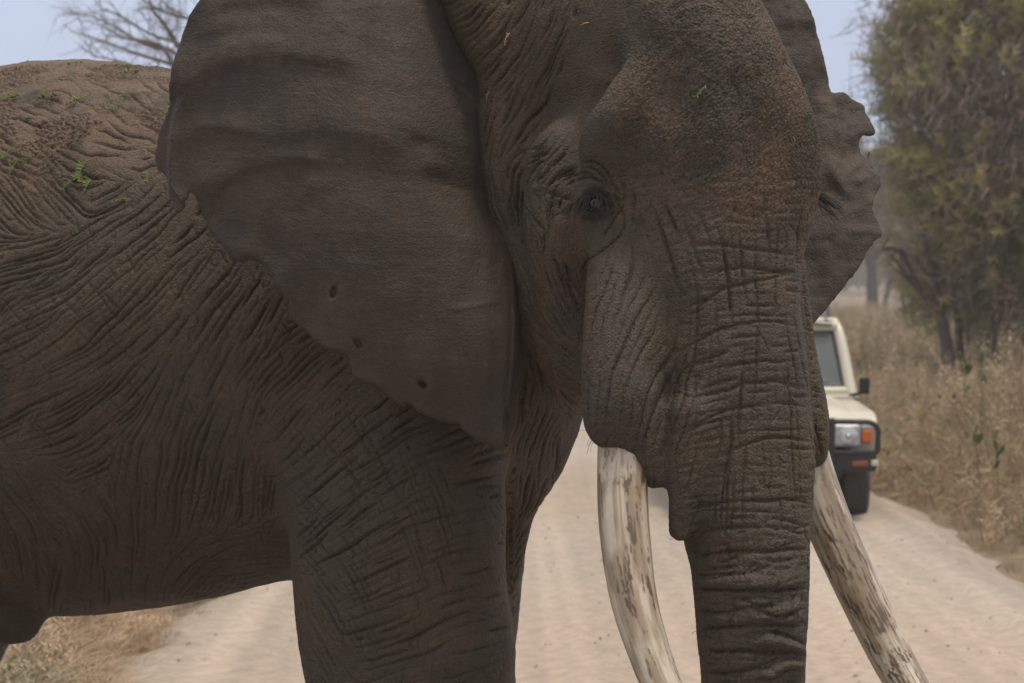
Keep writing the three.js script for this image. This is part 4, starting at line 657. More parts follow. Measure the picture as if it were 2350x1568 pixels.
const roadGeo = gridMesh(130, 480, (a, b) => {
  const z = 4 - (b < 0.12 ? b / 0.12 * 15 : b < 0.8 ? 15 + (b - 0.12) / 0.68 * 20 : 35 + ((b - 0.8) / 0.2) ** 2 * 160), l = roadEdge(z, -1), r = roadEdge(z, 1), x = lerp(l, r, a), y = roadHeight(x, z);
  const n = fbm(x * 0.8, 2, z * 0.25, 4), s = noise(x * 7 + 0.9 * noise(0, 0, z * 0.12), 3, z * 0.05) + 0.7 * noise(x * 17 + 0.9 * noise(0, 0, z * 0.12), 6, z * 0.06), m = fbm(x * 14, 4, z * 14, 3), pinkish = smooth(-0.3, 0.5, noise(x * 0.7, 9, z * 0.15)), edge = smooth(0.55, 0.05, Math.min(a, 1 - a) * 6.3 + 0.2 * m);
  const k = 1 + 0.12 * n + 0.11 * s + 0.15 * m - 0.1 * edge;
  return [x, Math.max(y, -0.002), z, (0.45 - 0.01 * (1 - pinkish)) * k, (0.358 + 0.01 * (1 - pinkish)) * k, (0.285 + 0.022 * (1 - pinkish)) * k];
});
part('road', roadGeo, new THREE.MeshStandardMaterial({ vertexColors: true, roughness: 1, map: dirtTone, bumpMap: dirtBump, bumpScale: 0.004 }), scene).userData = { kind: 'structure' };
function pebble(seed) { const g = new THREE.IcosahedronGeometry(1, 2), p = g.attributes.position; for (let i = 0; i < p.count; i++) { const x = p.getX(i), y = p.getY(i), z = p.getZ(i), k = 1 + 0.3 * noise(x * 1.3 + seed, y * 1.3, z * 1.3); p.setXYZ(i, x * k, y * k * 0.6, z * k * 0.8); } g.computeVertexNormals(); return g; }
function scatter(name, geo, mat, n, fn) {
  const m = new THREE.InstancedMesh(geo, mat, n), M = new THREE.Matrix4(), q = new THREE.Quaternion(), e = new THREE.Euler(); let k = 0;
  for (let i = 0; i < n; i++) { const r = fn(i); if (!r) continue; const [p, rot, s, c] = r; e.set(...rot, 'YXZ'); q.setFromEuler(e); M.compose(p, q, typeof s === 'number' ? V(s, s, s) : s); m.setMatrixAt(k, M); if (c) m.setColorAt(k, c); k++; }
  m.count = k; m.name = name; m.castShadow = m.receiveShadow = true; return m;
}
{
  const r = rng(31), m = scatter('gravel', pebble(3), std(col(1, 1, 1), 0.95), 5200, () => {
    const z = -8 - Math.pow(r(), 1.4) * 34, x = lerp(roadEdge(z, -1), roadEdge(z, 1), r()); if (fbm(x * 0.9, 3, z * 0.5, 3) + 0.55 * r() < 0.12) return null;
    const s = 0.003 + 0.012 * Math.pow(r(), 6), k = 0.18 + 0.24 * r(); return [V(x, roadHeight(x, z) + s * 0.2, z), [0.4 * r(), 6.28 * r(), 0.4 * r()], s, col(k, k * 0.88, k * 0.78)];
  });
  scene.add(tag(m, 'small dark stones and gravel scattered over the pale dirt road', 'gravel')); m.userData.kind = 'stuff';
}

// ---------------------------------------------------------------- dry grass
function bladeGeo(seed, n, H, spread, bend, width) {     // a tuft of curved blades
  const r = rng(seed), pos = [], nor = [], idx = [];
  for (let b = 0; b < n; b++) {
    const a = r() * 6.283, q = Math.sqrt(r()) * spread, x0 = Math.cos(a) * q, z0 = Math.sin(a) * q, h = H * (0.45 + 0.65 * r()), ba = a + (r() - 0.5) * 2.4, bl = bend * (0.3 + r()) * h, w = width * (0.6 + 0.8 * r()), wa = r() * 6.283, S = 4, o = pos.length / 3;
    for (let s = 0; s <= S; s++) { const t = s / S, k = Math.pow(t, 1.7), x = x0 + Math.cos(ba) * bl * k, z = z0 + Math.sin(ba) * bl * k, y = h * (t - 0.28 * bend * t * t * t), ww = w * (1 - 0.8 * t); pos.push(x + Math.cos(wa) * ww, y, z + Math.sin(wa) * ww, x - Math.cos(wa) * ww, y, z - Math.sin(wa) * ww); nor.push(-Math.sin(wa), 0.6, Math.cos(wa), -Math.sin(wa), 0.6, Math.cos(wa)); }
    for (let s = 0; s < S; s++) { const p = o + s * 2; idx.push(p, p + 1, p + 2, p + 1, p + 3, p + 2); }
  }
  const g = new THREE.BufferGeometry(); g.setAttribute('position', new THREE.Float32BufferAttribute(pos, 3)); g.setIndex(idx); g.computeVertexNormals(); return g;
}
function seedGeo(seed, n, H, spread) {                   // airy stems with small seed clusters
  const r = rng(seed), parts = [];
  for (let b = 0; b < n; b++) {
    const a = r() * 6.283, q = r() * spread, h = H * (0.7 + 0.4 * r()), lx = (r() - 0.5) * 0.5 * h, lz = (r() - 0.5) * 0.5 * h, c = new THREE.QuadraticBezierCurve3(V(Math.cos(a) * q, 0, Math.sin(a) * q), V(Math.cos(a) * q, h * 0.6, Math.sin(a) * q), V(Math.cos(a) * q + lx, h, Math.sin(a) * q + lz));
    parts.push(new THREE.TubeGeometry(c, 5, 0.0022, 3).deleteAttribute('uv'));
    for (let k = 0; k < 7; k++) { const p = c.getPoint(0.66 + 0.34 * r()); parts.push(new THREE.TetrahedronGeometry(0.008 + 0.009 * r()).toNonIndexed().deleteAttribute('uv').translate(p.x + (r() - 0.5) * 0.06, p.y + (r() - 0.5) * 0.05, p.z + (r() - 0.5) * 0.06)); }
  }
  return mergeGeometries(parts.map((g) => g.index ? g.toNonIndexed() : g));
}
const straw = new THREE.MeshStandardMaterial({ color: 0xffffff, roughness: 0.85, side: THREE.DoubleSide });
const strawTone = (r) => { const t = r(), k = 0.75 + 0.5 * r(); return t < 0.5 ? col(0.42 * k, 0.315 * k, 0.195 * k) : t < 0.75 ? col(0.37 * k, 0.265 * k, 0.17 * k) : t < 0.9 ? col(0.28 * k, 0.24 * k, 0.14 * k) : col(0.46 * k, 0.37 * k, 0.26 * k); };
const tufts = [bladeGeo(1, 46, 0.8, 0.17, 0.55, 0.004), bladeGeo(2, 40, 0.95, 0.2, 0.4, 0.0038), bladeGeo(3, 50, 0.6, 0.2, 0.8, 0.0042)], seedy = [seedGeo(4, 12, 1.05, 0.16), seedGeo(5, 10, 0.9, 0.2)];
{
  const r = rng(51), list = [...tufts, ...seedy], names = ['dry_grass', 'dry_grass', 'dry_grass', 'seeding_grass', 'seeding_grass'];
  const labels = ['tall tan dry grass filling the bank right of the road, first of the mixed tufts', 'taller dry straw standing among the tan grass right of the road', 'low bent dry grass along the right edge of the road', 'airy seeding stems above the dry grass right of the road', 'thin pale seed stems mixed through the right bank of grass'];
  list.forEach((g, i) => {
    const m = scatter(numbered(names[i]), g, straw, i < 3 ? 4200 : 3600, () => {
      const d = 13 + Math.pow(r(), 0.8) * 85, edge = roadEdge(-d, 1), out = Math.pow(r(), 1.3) * (5 + d * 0.16), x = edge + 0.02 + out; if (x / d > 0.36) return null;
      const rise = smooth(0.0, 1.4, out), s = (0.35 + 0.65 * rise) * (0.75 + 0.5 * r()) * (1 + 0.25 * noise(x * 0.35, 0, d * 0.35)) * (i === 2 ? 1 : 0.55 + 0.45 * rise); if (i > 2 && rise < 0.4) return null;
      return [V(x, -0.02, -d), [(r() - 0.5) * 0.2, r() * 6.28, (r() - 0.5) * 0.2], V(s, s * 1.05, s), strawTone(r)];
    });
    scene.add(tag(m, labels[i], 'grass')); m.userData.kind = 'stuff';
  });
}
{
  const r = rng(52), g = [bladeGeo(6, 55, 0.34, 0.2, 1.6, 0.004), bladeGeo(7, 48, 0.45, 0.22, 1.1, 0.0038), seedGeo(8, 8, 0.4, 0.2)], labels = ['matted straw-coloured grass left of the road, seen below the belly', 'bent grey-green grass left of the road, seen below the belly', 'small seed heads in the matted grass left of the road'];
  g.forEach((q, i) => {
    const m = scatter(numbered('matted_grass'), q, straw, 8200, () => {
      const far = r() < 0.4, d = far ? 30 + 80 * r() : 10 + r() * 22, x = roadEdge(-d, -1) - 0.02 - Math.pow(r(), 1.2) * (far ? 14 : 4.2) + (r() < 0.12 ? 0.35 * r() : 0), s = (0.6 + 0.6 * r()) * (x > roadEdge(-d, -1) - 0.3 ? 0.6 : 1), gr = noise(x * 0.8, 2, d * 0.8) + 0.6 * (r() - 0.5) > 0.15, k = 0.7 + 0.5 * r();
      return [V(x, 0, -d), [(r() - 0.5) * 0.5, r() * 6.28, (r() - 0.5) * 0.5], s, gr ? col(0.34 * k, 0.29 * k, 0.185 * k) : col(0.52 * k, 0.38 * k, 0.25 * k)];
    });
    scene.add(tag(m, labels[i], 'grass')); m.userData.kind = 'stuff';
  });
}
function leafGeo(L, W) { const s = new THREE.Shape(); s.moveTo(0, 0); s.quadraticCurveTo(W, L * 0.45, 0, L); s.quadraticCurveTo(-W, L * 0.45, 0, 0); const g = new THREE.ShapeGeometry(s, 4), p = g.attributes.position; for (let i = 0; i < p.count; i++) p.setZ(i, 0.25 * L * Math.sin(p.getY(i) / L * 1.6) ); g.computeVertexNormals(); return g; }
const leafMat = new THREE.MeshPhysicalMaterial({ color: 0xffffff, roughness: 0.75, side: THREE.DoubleSide });
{
  const r = rng(53), m = scatter('creeper_leaves', leafGeo(0.055, 0.026), leafMat, 2600, () => {
    const d = 17 + r() * 32, out = r() * (2.2 + d * 0.05), x = roadEdge(-d, 1) + 0.2 + out; if (noise(x * 0.9, 7, d * 0.5) < 0.08 || x / d > 0.3) return null; const k = 0.7 + 0.6 * r();
    return [V(x, 0.25 + r() * 0.95 * smooth(0, 1, out + 0.2), -d), [r() * 6, r() * 6, r() * 6], 0.7 + 0.8 * r(), r() < 0.75 ? col(0.085 * k, 0.115 * k, 0.03 * k) : col(0.3 * k, 0.2 * k, 0.06 * k)];
  });
  scene.add(tag(m, 'scattered green and yellow creeper leaves among the dry grass right of the road', 'leaves')); m.userData.kind = 'stuff';
}
// ---------------------------------------------------------------- trees
function limb(pts, r0, r1, seg = 7, n) { const c = new THREE.CatmullRomCurve3(pts), N = n ?? Math.max(4, pts.length * 3), g = new THREE.TubeGeometry(c, N, 1, seg), p = g.attributes.position, q = g.parameters ? null : null; for (let i = 0; i <= N; i++) { const o = c.getPointAt(i / N), R = lerp(r0, r1, i / N); for (let j = 0; j <= seg; j++) { const k = i * (seg + 1) + j; p.setXYZ(k, o.x + (p.getX(k) - o.x) * R, o.y + (p.getY(k) - o.y) * R, o.z + (p.getZ(k) - o.z) * R); } } return g; }
function branching(r, start, dir, len, rad, level, out, tips, droop = 0.1, wander = 0.35, kids = 4) {
  const pts = [start.clone()], d = dir.clone().normalize(); let p = start.clone(); const S = 5;
  for (let s = 0; s < S; s++) { d.add(V((r() - 0.5) * wander, (r() - 0.5) * wander - droop * s / S, (r() - 0.5) * wander)).normalize(); p = p.clone().addScaledVector(d, len / S); pts.push(p); }
  out.push(limb(pts, rad, rad * (level ? 0.45 : 0.25), level > 1 ? 6 : 4, level > 1 ? 10 : 6));
  if (!level) { tips.push([p, d.clone()]); return; }
  for (let k = 0; k < kids; k++) { const t = 0.3 + 0.7 * (k + r()) / kids, i = Math.min(S, Math.max(1, Math.round(t * S))), a = V(r() - 0.5, r() - 0.4, r() - 0.5).multiplyScalar(1.7).add(d); branching(r, pts[i], a, len * (0.45 + 0.3 * r()), rad * 0.5, level - 1, out, tips, droop, wander, kids); }
}
const barkGrey = std(col(0.17, 0.145, 0.13), 0.95), barkDark = std(col(0.10, 0.083, 0.074), 0.95);
function sprigGeo(seed, n, L, lw) {                      // a twig with fine leaflets all round its outer part
  const r = rng(seed), pos = [], nor = [], idx = [];
  const quad = (a, b, w, up) => { const o = pos.length / 3, s = b.clone().sub(a).cross(up).normalize().multiplyScalar(w); for (const p of [a.clone().add(s), a.clone().sub(s), b]) pos.push(p.x, p.y, p.z); const m = b.clone().sub(a).cross(s).normalize(); for (let i = 0; i < 3; i++) nor.push(m.x, m.y, m.z); idx.push(o, o + 1, o + 2); };
  quad(V(0, 0, 0), V(0, L, 0), 0.006, V(1, 0, 0)); quad(V(0, 0, 0), V(0, L, 0), 0.006, V(0, 0, 1));
  for (let i = 0; i < n; i++) { const t = 0.15 + 0.85 * r(), a = r() * 6.283, p = V(0, L * t, 0), l = L * (0.18 + 0.2 * r()); quad(p, p.clone().add(V(Math.cos(a) * l, l * (0.2 + 0.7 * r()), Math.sin(a) * l)), lw * (0.6 + 0.8 * r()), V(r() - 0.5, r() - 0.5, r() - 0.5)); }
  const g = new THREE.BufferGeometry(); g.setAttribute('position', new THREE.Float32BufferAttribute(pos, 3)); g.setAttribute('normal', new THREE.Float32BufferAttribute(nor, 3)); g.setIndex(idx); return g;
}
const foliage = new THREE.MeshPhysicalMaterial({ color: 0xffffff, roughness: 1, transmission: 0.35, thickness: 0, specularIntensity: 0.3, side: THREE.DoubleSide });
function bushyTree({ name, label, base, blobs, d, n, seed, stems, tone, scale = 1, group }) {
  const t = thing(name, label, 'tree', base, group), r = rng(seed), B = blobs.map(([u, v, R, dz]) => ({ c: P(u, v, d + (dz ?? 0)).sub(base), R: R * d / F }));
  stems.forEach(([a, b, rad], i) => { const out = [], tips = []; const A = V(a[0], a[1], a[2]), C = V(b[0], b[1], b[2]); out.push(limb([A, A.clone().lerp(C, 0.4).add(V(0.15 * (r() - 0.5), 0.1, 0.15)), C], rad, rad * 0.5, 8, 12)); for (let k = 0; k < 3; k++) branching(r, C.clone().lerp(A, 0.25 * r()), C.clone().sub(A).normalize().add(V((r() - 0.5) * 1.3, 0.2 * r(), (r() - 0.5) * 1.3)), (1.2 + 1.2 * r()) * scale, rad * 0.45, 2, out, tips, 0.0, 0.4, 4); part(i ? 'stem' : 'trunk', mergeGeometries(out), barkDark, t); });
  const leaf = sprigGeo(seed + 1, 34, 0.42 * scale, 0.010 * scale), twigs = sprigGeo(seed + 2, 9, 0.8 * scale, 0.006 * scale);
  let sumR = 0; for (const b of B) b.acc = (sumR += b.R * b.R); const place = (out) => { const pick = r() * sumR, b = B.find((q) => q.acc >= pick); let x, y, z, q; do { x = 2 * r() - 1; y = 2 * r() - 1; z = 2 * r() - 1; q = x * x + y * y + z * z; } while (q > 1 || q < 0.01); const k = Math.pow(r(), out ? 0.22 : 0.5) / Math.sqrt(q); return [V(b.c.x + x * k * b.R, b.c.y + y * k * b.R, b.c.z + z * k * b.R), V(x, y, z).normalize(), k * Math.sqrt(q)]; };
  const aim = (dir) => { const q = new THREE.Quaternion().setFromUnitVectors(V(0, 1, 0), dir.clone().normalize()), e = new THREE.Euler().setFromQuaternion(q, 'YXZ'); return [e.x, e.y, e.z]; };
  const crown = scatter('crown', leaf, foliage, n, () => {
    const [p, o] = place(true); if (fbm(p.x * 0.9 / scale + seed, p.y * 1.1 / scale, p.z * 0.9 / scale, 3) < -0.02 + 0.2 * (r() - 0.5)) return null;
    const k = 0.65 + 0.7 * r(), c = tone[Math.floor(r() * tone.length)]; return [p, aim(o.add(V((r() - 0.5) * 0.9, 0.55 + (r() - 0.5) * 0.6, (r() - 0.5) * 0.9))), 0.6 + 0.8 * r(), col(c[0] * k, c[1] * k, c[2] * k)];
  });
  crown.userData.kind = 'stuff'; t.add(crown);
  const tw = scatter('twigs', twigs, foliage, Math.floor(n * 0.55), () => { const [p, o] = place(false), k = 0.7 + 0.6 * r(); return [p, aim(o.multiplyScalar(0.7).add(V(r() - 0.5, r() - 0.3, r() - 0.5))), 0.6 + 0.9 * r(), col(0.25 * k, 0.20 * k, 0.17 * k)]; });
  tw.userData.kind = 'stuff'; t.add(tw);
  return t;
}
const olive = [[0.36, 0.345, 0.145], [0.32, 0.315, 0.13], [0.41, 0.37, 0.16], [0.27, 0.27, 0.12], [0.42, 0.365, 0.155]];
const onGround = (u, d) => { const p = P(u, 600, d); p.y = 0; return p; };
bushyTree({ name: 'acacia_tree', label: 'large olive-green feathery acacia filling the upper right of the photo', base: onGround(2230, 38), d: 38, n: 9500, seed: 71, tone: olive,
  blobs: [[2150, 40, 90], [2110, 150, 85], [2088, 240, 55, -0.4], [2150, 300, 100], [2120, 420, 60, 0.4], [2230, 100, 150], [2370, 80, 190, 0.6], [2520, 150, 230], [2250, 280, 170, -0.8], [2400, 330, 190, -0.6], [2560, 400, 220], [2210, 420, 120, -0.5], [2300, 480, 150, -0.8], [2450, 560, 190], [2215, 545, 90], [2290, 600, 110], [2600, 600, 200], [2200, 655, 90], [2330, 655, 110], [2440, 660, 120], [2290, -20, 90], [2185, -20, 60], [2420, -60, 140]],
  stems: [[[-0.3, 0, 0], [-0.6, 2.2, 0.2], 0.14], [[0.1, 0, 0.2], [0.6, 2.3, -0.3], 0.12], [[0.6, 0, -0.1], [1.7, 2.5, 0.3], 0.13], [[-0.1, 0, -0.3], [-0.2, 2.6, -0.6], 0.08]] });
bushyTree({ name: 'hazy_tree', label: 'pale hazy tree with a thick forked trunk far behind the grass, left of the acacia', base: onGround(2000, 120), d: 120, n: 5200, seed: 81, scale: 2, tone: olive,
  blobs: [[1985, 500, 50], [2040, 505, 45], [1930, 470, 60], [2090, 500, 45, 2], [1890, 520, 60], [2010, 470, 30], [2110, 560, 40, 3], [2035, 415, 40, 1]],
  stems: [[[0, 0, 0], [-0.05, 3.3, 0], 0.36], [[0.02, 2.6, 0], [-1.0, 4.9, 0.2], 0.21], [[0.05, 2.7, 0], [1.0, 5.0, -0.2], 0.21], [[0, 2.8, 0], [0.2, 5.1, 0.3], 0.17], [[0.45, 0, 0.1], [1.25, 3.4, 0.1], 0.14]] });
for (const [u, d, seed, label, bl] of [[2150, 66, 91, 'dull hazy thicket tree behind the grass, under the left side of the acacia', [[2130, 600, 50], [2190, 580, 60], [2160, 640, 40], [2240, 620, 60], [2210, 540, 60]]], [2330, 75, 95, 'dull hazy thicket tree behind the grass, farthest right under the acacia', [[2300, 600, 70], [2370, 590, 70], [2340, 650, 50], [2430, 600, 80]]]])
  bushyTree({ name: 'thicket_tree', label, base: onGround(u, d), d, n: 2600, seed, scale: d / 50, tone: olive, blobs: bl, stems: [[[0, 0, 0], [0.2, 2.2, 0], 0.16], [[0.3, 0, 0.1], [0.9, 2.2, 0], 0.12]] });
{ // scrub: fine dry twigs that fill the bank
  const r = rng(57), m = scatter('dry_scrub', sprigGeo(58, 30, 0.42, 0.0045), straw, 12000, () => {
    const d = 15 + Math.pow(r(), 0.8) * 80, out = Math.pow(r(), 1.3) * (5 + d * 0.16), x = roadEdge(-d, 1) + 0.1 + out; if (x / d > 0.36) return null;
    const top = (0.15 + 0.75 * smooth(0, 1.2, out)) * (0.75 + 0.5 * noise(x * 0.5, 4, d * 0.5)); return [V(x, r() * top, -d), [(r() - 0.5) * 2.2, r() * 6.28, (r() - 0.5) * 2.2], 0.6 + 0.8 * r(), strawTone(r)];
  });
  scene.add(tag(m, 'fine pale dry scrub twigs tangled through the grass bank right of the road', 'scrub')); m.userData.kind = 'stuff';
}
{ // far bush along the horizon
  const r = rng(61), g = sprigGeo(99, 40, 2.4, 0.09), m = scatter('distant_bush', g, foliage, 5200, () => { const d = 260 + 120 * r(), u = -400 + 3400 * r(), b = P(u, 600, d), k = 0.7 + 0.5 * r(), t = noise(u * 0.012, 4, 2); return [V(b.x, r() * (2.6 + 1.6 * t), b.z), [(r() - 0.5) * 1.4, r() * 6, (r() - 0.5) * 1.4], 0.8 + 0.7 * r(), col(0.15 * k, 0.145 * k, 0.085 * k)]; });
  scene.add(tag(m, 'grey-green belt of far bush along the hazy horizon', 'bush')); m.userData.kind = 'stuff';
}
{ // dead wood
  const b = onGround(2090, 52), t = thing('dead_branch', 'broken dead branch with two upright prongs in the grass left of the acacia', 'branch', b), L = (l, a, c) => limb(l.map(([u, v]) => P(u, v, 52).sub(b)), a, c, 7, 12);
  part('prong', L([[2080, 760], [2076, 715], [2070, 680]], 0.05, 0.03), barkDark, t); part('prong', L([[2098, 770], [2094, 720], [2094, 690], [2097, 683]], 0.07, 0.05), barkDark, t); part('bough', L([[2094, 712], [2115, 706], [2140, 712], [2170, 740]], 0.05, 0.03), barkDark, t);
}
{ // bare tree beyond the back
  const d = 30, b = onGround(640, d), t = thing('bare_tree', 'leafless grey tree with fine twigs beyond the elephant’s back', 'tree', b), r = rng(101), at = (u, v, q = 0) => P(u, v, d + q).sub(b);
  part('trunk', mergeGeometries([limb([V(0, 0, 0), V(-0.05, 1.2, 0.05), at(600, 420), at(560, 300)], 0.22, 0.15, 10, 16), limb([at(560, 300), at(540, 150, 0.2), at(560, -20, 0.4), at(600, -120)], 0.13, 0.05, 8, 14)]), barkGrey, t);
  const limbs = [[[560, 300], [470, 225], [410, 180], [360, 172], [330, 190]], [[470, 225], [430, 165], [385, 145], [322, 126], [245, 98], [180, 76]], [[540, 180], [470, 130], [413, 101], [343, 77], [290, 45], [240, 20]], [[550, 60], [480, 50], [420, 40], [360, 20], [300, -20]], [[410, 110], [380, 60], [350, 20], [330, -40]], [[430, 165], [400, 120], [330, 100], [260, 60], [220, 40]], [[470, 225], [400, 205], [340, 165], [270, 140], [210, 128]], [[550, 0], [450, -30], [380, -60]], [[410, 180], [375, 110], [300, 90], [240, 80]]];
  limbs.forEach((l, i) => {
    const out = [], tips = [], pts = l.map(([u, v], k) => at(u, v, 0.35 * Math.sin(i * 2.1 + k))); out.push(limb(pts, 0.034, 0.007, 7, 20)); const c = new THREE.CatmullRomCurve3(pts);
    for (let k = 0; k < 13; k++) { const q = 0.15 + 0.85 * (k + r()) / 13; branching(r, c.getPoint(Math.min(1, q)), c.getTangent(Math.min(1, q)).add(V((r() - 0.5) * 1.8, (r() - 0.35) * 1.8, (r() - 0.5) * 1.5)), 0.22 + 0.36 * r(), 0.007, 2, out, tips, 0.02, 0.5, 3); }
    part('branch', mergeGeometries(out), barkGrey, t);
  });
}
for (const [u, v, d, h, seed, label] of [[2165, 745, 36, 0.45, 3, 'brown dry stalk with seed clusters in the grass in front of the dark stems'], [2292, 740, 34, 0.6, 4, 'tallest brown dry stalk, rising at the right before the acacia'], [2335, 745, 33, 0.5, 5, 'brown dry stalk nearest the right edge of the photo'], [1960, 770, 40, 0.3, 6, 'short dry stalk in the grass just right of the vehicle roof']]) {
  const b = onGround(u, d), t = thing('dry_stalk', label, 'plant', b), r = rng(200 + seed), y = P(u, v, d).y, g = [], sd = [];
  for (let k = 0; k < 3; k++) { const c = new THREE.QuadraticBezierCurve3(V(0, 0, 0), V((r() - 0.5) * 0.3, y * 0.7, 0), V((r() - 0.5) * 0.7, y + h * (0.6 + 0.4 * r()), (r() - 0.5) * 0.3)); g.push(new THREE.TubeGeometry(c, 10, 0.005, 5)); for (let q = 0; q < 11; q++) { const p = c.getPoint(0.5 + 0.5 * r()), s = pebble(q % 5).scale(0.013, 0.016, 0.013); sd.push(s.translate(p.x + (r() - 0.5) * 0.12, p.y, p.z + (r() - 0.5) * 0.12)); } }
  part('stem', mergeGeometries(g), std(col(0.13, 0.09, 0.06)), t); const s = part('seed_heads', mergeGeometries(sd), std(col(0.24, 0.15, 0.08)), t); s.userData.kind = 'stuff';
}
for (const [u, v, d, n, seed, label] of [[2285, 1040, 22, 5, 1, 'green broad-leaved weed low in the dry grass at the far right'], [2250, 860, 27, 6, 2, 'green weed sprig in the middle of the grass bank'], [2215, 850, 28, 5, 3, 'small yellow-green weed left of the middle weed in the grass bank'], [2240, 1010, 23, 4, 4, 'low green weed just left of the broad-leaved weed at the far right']]) {
  const p = P(u, v, d), b = V(p.x, 0, p.z), t = thing('weed', label, 'plant', b), r = rng(300 + seed); part('stem', limb([V(0, 0, 0), V(0.02, p.y * 0.5, 0.02), V(0, p.y + 0.05, 0)], 0.006, 0.003, 5, 8), std(col(0.1, 0.09, 0.04)), t);
  const lg = leafGeo(0.11, 0.045), lm = [std(col(0.06, 0.085, 0.028), 0.7, { side: THREE.DoubleSide }), std(col(0.09, 0.1, 0.03), 0.7, { side: THREE.DoubleSide })];
  for (let k = 0; k < n + 3; k++) { const m = part('leaf', lg, lm[k % 2], t); m.position.set((r() - 0.5) * 0.06, p.y + (r() - 0.5) * 0.3, 0.04 * r()); m.rotation.set((r() - 0.5) * 1.2, r() * 6, (r() - 0.5) * 1.8); }
}
scene.fog = new THREE.FogExp2(new THREE.Color(0.95, 0.90, 0.84), 0.0015);

// ---------------------------------------------------------------- safari vehicle facing us on the road
{
  const C = V(2.55, 0, -23.55), t = thing('safari_vehicle', 'cream four-wheel-drive safari vehicle with black bull bar on the road behind the trunk', 'vehicle', C);
  const paint = new THREE.MeshPhysicalMaterial({ color: col(0.52, 0.475, 0.375), roughness: 0.42, clearcoat: 0.5, clearcoatRoughness: 0.25 }), black = std(col(0.02, 0.019, 0.019), 0.55), dark = std(col(0.012, 0.011, 0.011), 0.8), chrome = std(col(0.62, 0.62, 0.62), 0.22, { metalness: 0.9 });
  const extr = (pts, depth, bev, z, axis) => { const s = new THREE.Shape(pts.map(([a, b]) => new THREE.Vector2(a, b))), g = new THREE.ExtrudeGeometry(s, { depth, bevelEnabled: true, bevelSize: bev, bevelThickness: bev, bevelSegments: 3, steps: 1 }); return g; };
  const side = (pts, half, bev) => extr(pts, 2 * half - 2 * bev, bev).rotateY(-Math.PI / 2).translate(half - bev, 0, 0);    // profile (z, y) swept across the width; +z is the front
  const rb = (w, h, d, x, y, z, r = 0.02) => new RoundedBoxGeometry(w, h, d, 3, r).translate(x, y, z);
  // lower body with wheel openings left by stopping short, wings, cowl
  part('body', mergeGeometries([side([[-4.2, 0.55], [-1.0, 0.55], [-0.75, 0.72], [-0.72, 1.12], [-1.15, 1.2], [-4.2, 1.2]], 0.84, 0.03), side([[-0.8, 0.78], [0.62, 0.78], [0.66, 0.98], [0.5, 1.03], [-0.8, 1.08]], 0.72, 0.03)].map((g) => g.toNonIndexed())), paint, t);
  for (const s of [-1, 1]) {
    const w = new THREE.Shape(); w.moveTo(-0.85, 0.72); w.lineTo(-0.55, 0.72); w.absarc(0, 0.42, 0.5, 2.5, 0.62, true); w.lineTo(0.62, 0.72); w.lineTo(0.66, 0.95); w.quadraticCurveTo(0.6, 1.03, 0.4, 1.04); w.lineTo(-0.85, 1.09);
    part('wing', new THREE.ExtrudeGeometry(w, { depth: 0.2, bevelEnabled: true, bevelSize: 0.03, bevelThickness: 0.03, bevelSegments: 3, curveSegments: 20 }).rotateY(-Math.PI / 2).translate(s > 0 ? 0.83 : -0.6, 0, 0), paint, t);
  }
  const bon = new THREE.PlaneGeometry(1.44, 1.5, 24, 30).rotateX(-Math.PI / 2), bp = bon.attributes.position;
  for (let i = 0; i < bp.count; i++) { const x = bp.getX(i), z = bp.getZ(i), f = smooth(0.5, 0.75, z), e = Math.abs(x) / 0.72; bp.setXYZ(i, x * (1 - 0.05 * smooth(-0.7, 0.7, z)), 1.175 - 0.06 * smooth(-0.75, 0.75, z) - 0.11 * f * f - 0.08 * Math.pow(e, 5) + 0.012 * smooth(0.45, 0.38, Math.abs(x)), z - 0.07); }
  bon.computeVertexNormals(); part('bonnet', bon, paint, t);
  // cabin: pillars and roof round the windscreen, set back behind the bonnet
  const wy0 = 1.235, wy1 = 1.78, wz0 = -0.92, wz1 = -1.28, hw0 = 0.755, hw1 = 0.69;
  for (const s of [-1, 1]) part('pillar', limb([V(s * 0.83, 1.10, -0.82), V(s * 0.815, wy0, wz0 + 0.01), V(s * 0.745, wy1, wz1 + 0.01), V(s * 0.71, 1.86, wz1 - 0.08)], 0.062, 0.055, 10, 16), paint, t);
  part('cowl', rb(1.58, 0.14, 0.16, 0, 1.165, -0.86, 0.05), paint, t);
  part('roof', mergeGeometries([rb(1.48, 0.09, 0.2, 0, 1.825, wz1 - 0.03, 0.04), rb(1.52, 0.07, 2.8, 0, 1.875, -2.72, 0.03)]), paint, t);
  const quadGeo = (x0, y0, z0, x1, y1, z1) => { const g = new THREE.BufferGeometry(); g.setAttribute('position', new THREE.Float32BufferAttribute([-x0, y0, z0, x0, y0, z0, x1, y1, z1, -x1, y1, z1], 3)); g.setAttribute('uv', new THREE.Float32BufferAttribute([0, 0, 1, 0, 1, 1, 0, 1], 2)); g.setIndex([0, 1, 2, 0, 2, 3]); g.computeVertexNormals(); return g; };
  part('windscreen', quadGeo(hw0, wy0, wz0, hw1, wy1, wz1), new THREE.MeshPhysicalMaterial({ color: col(0.16, 0.20, 0.20), roughness: 0.05, transmission: 0.6, thickness: 0, ior: 1.6 }), t);
  const gl = [V(-hw0, wy0, wz0 + 0.012), V(hw0, wy0, wz0 + 0.012), V(hw1, wy1, wz1 + 0.012), V(-hw1, wy1, wz1 + 0.012)], seal = []; for (let i = 0; i < 4; i++) seal.push(limb([gl[i], gl[i].clone().lerp(gl[(i + 1) % 4], 0.5), gl[(i + 1) % 4]], 0.016, 0.016, 6, 8)); part('window_seal', mergeGeometries(seal), black, t);
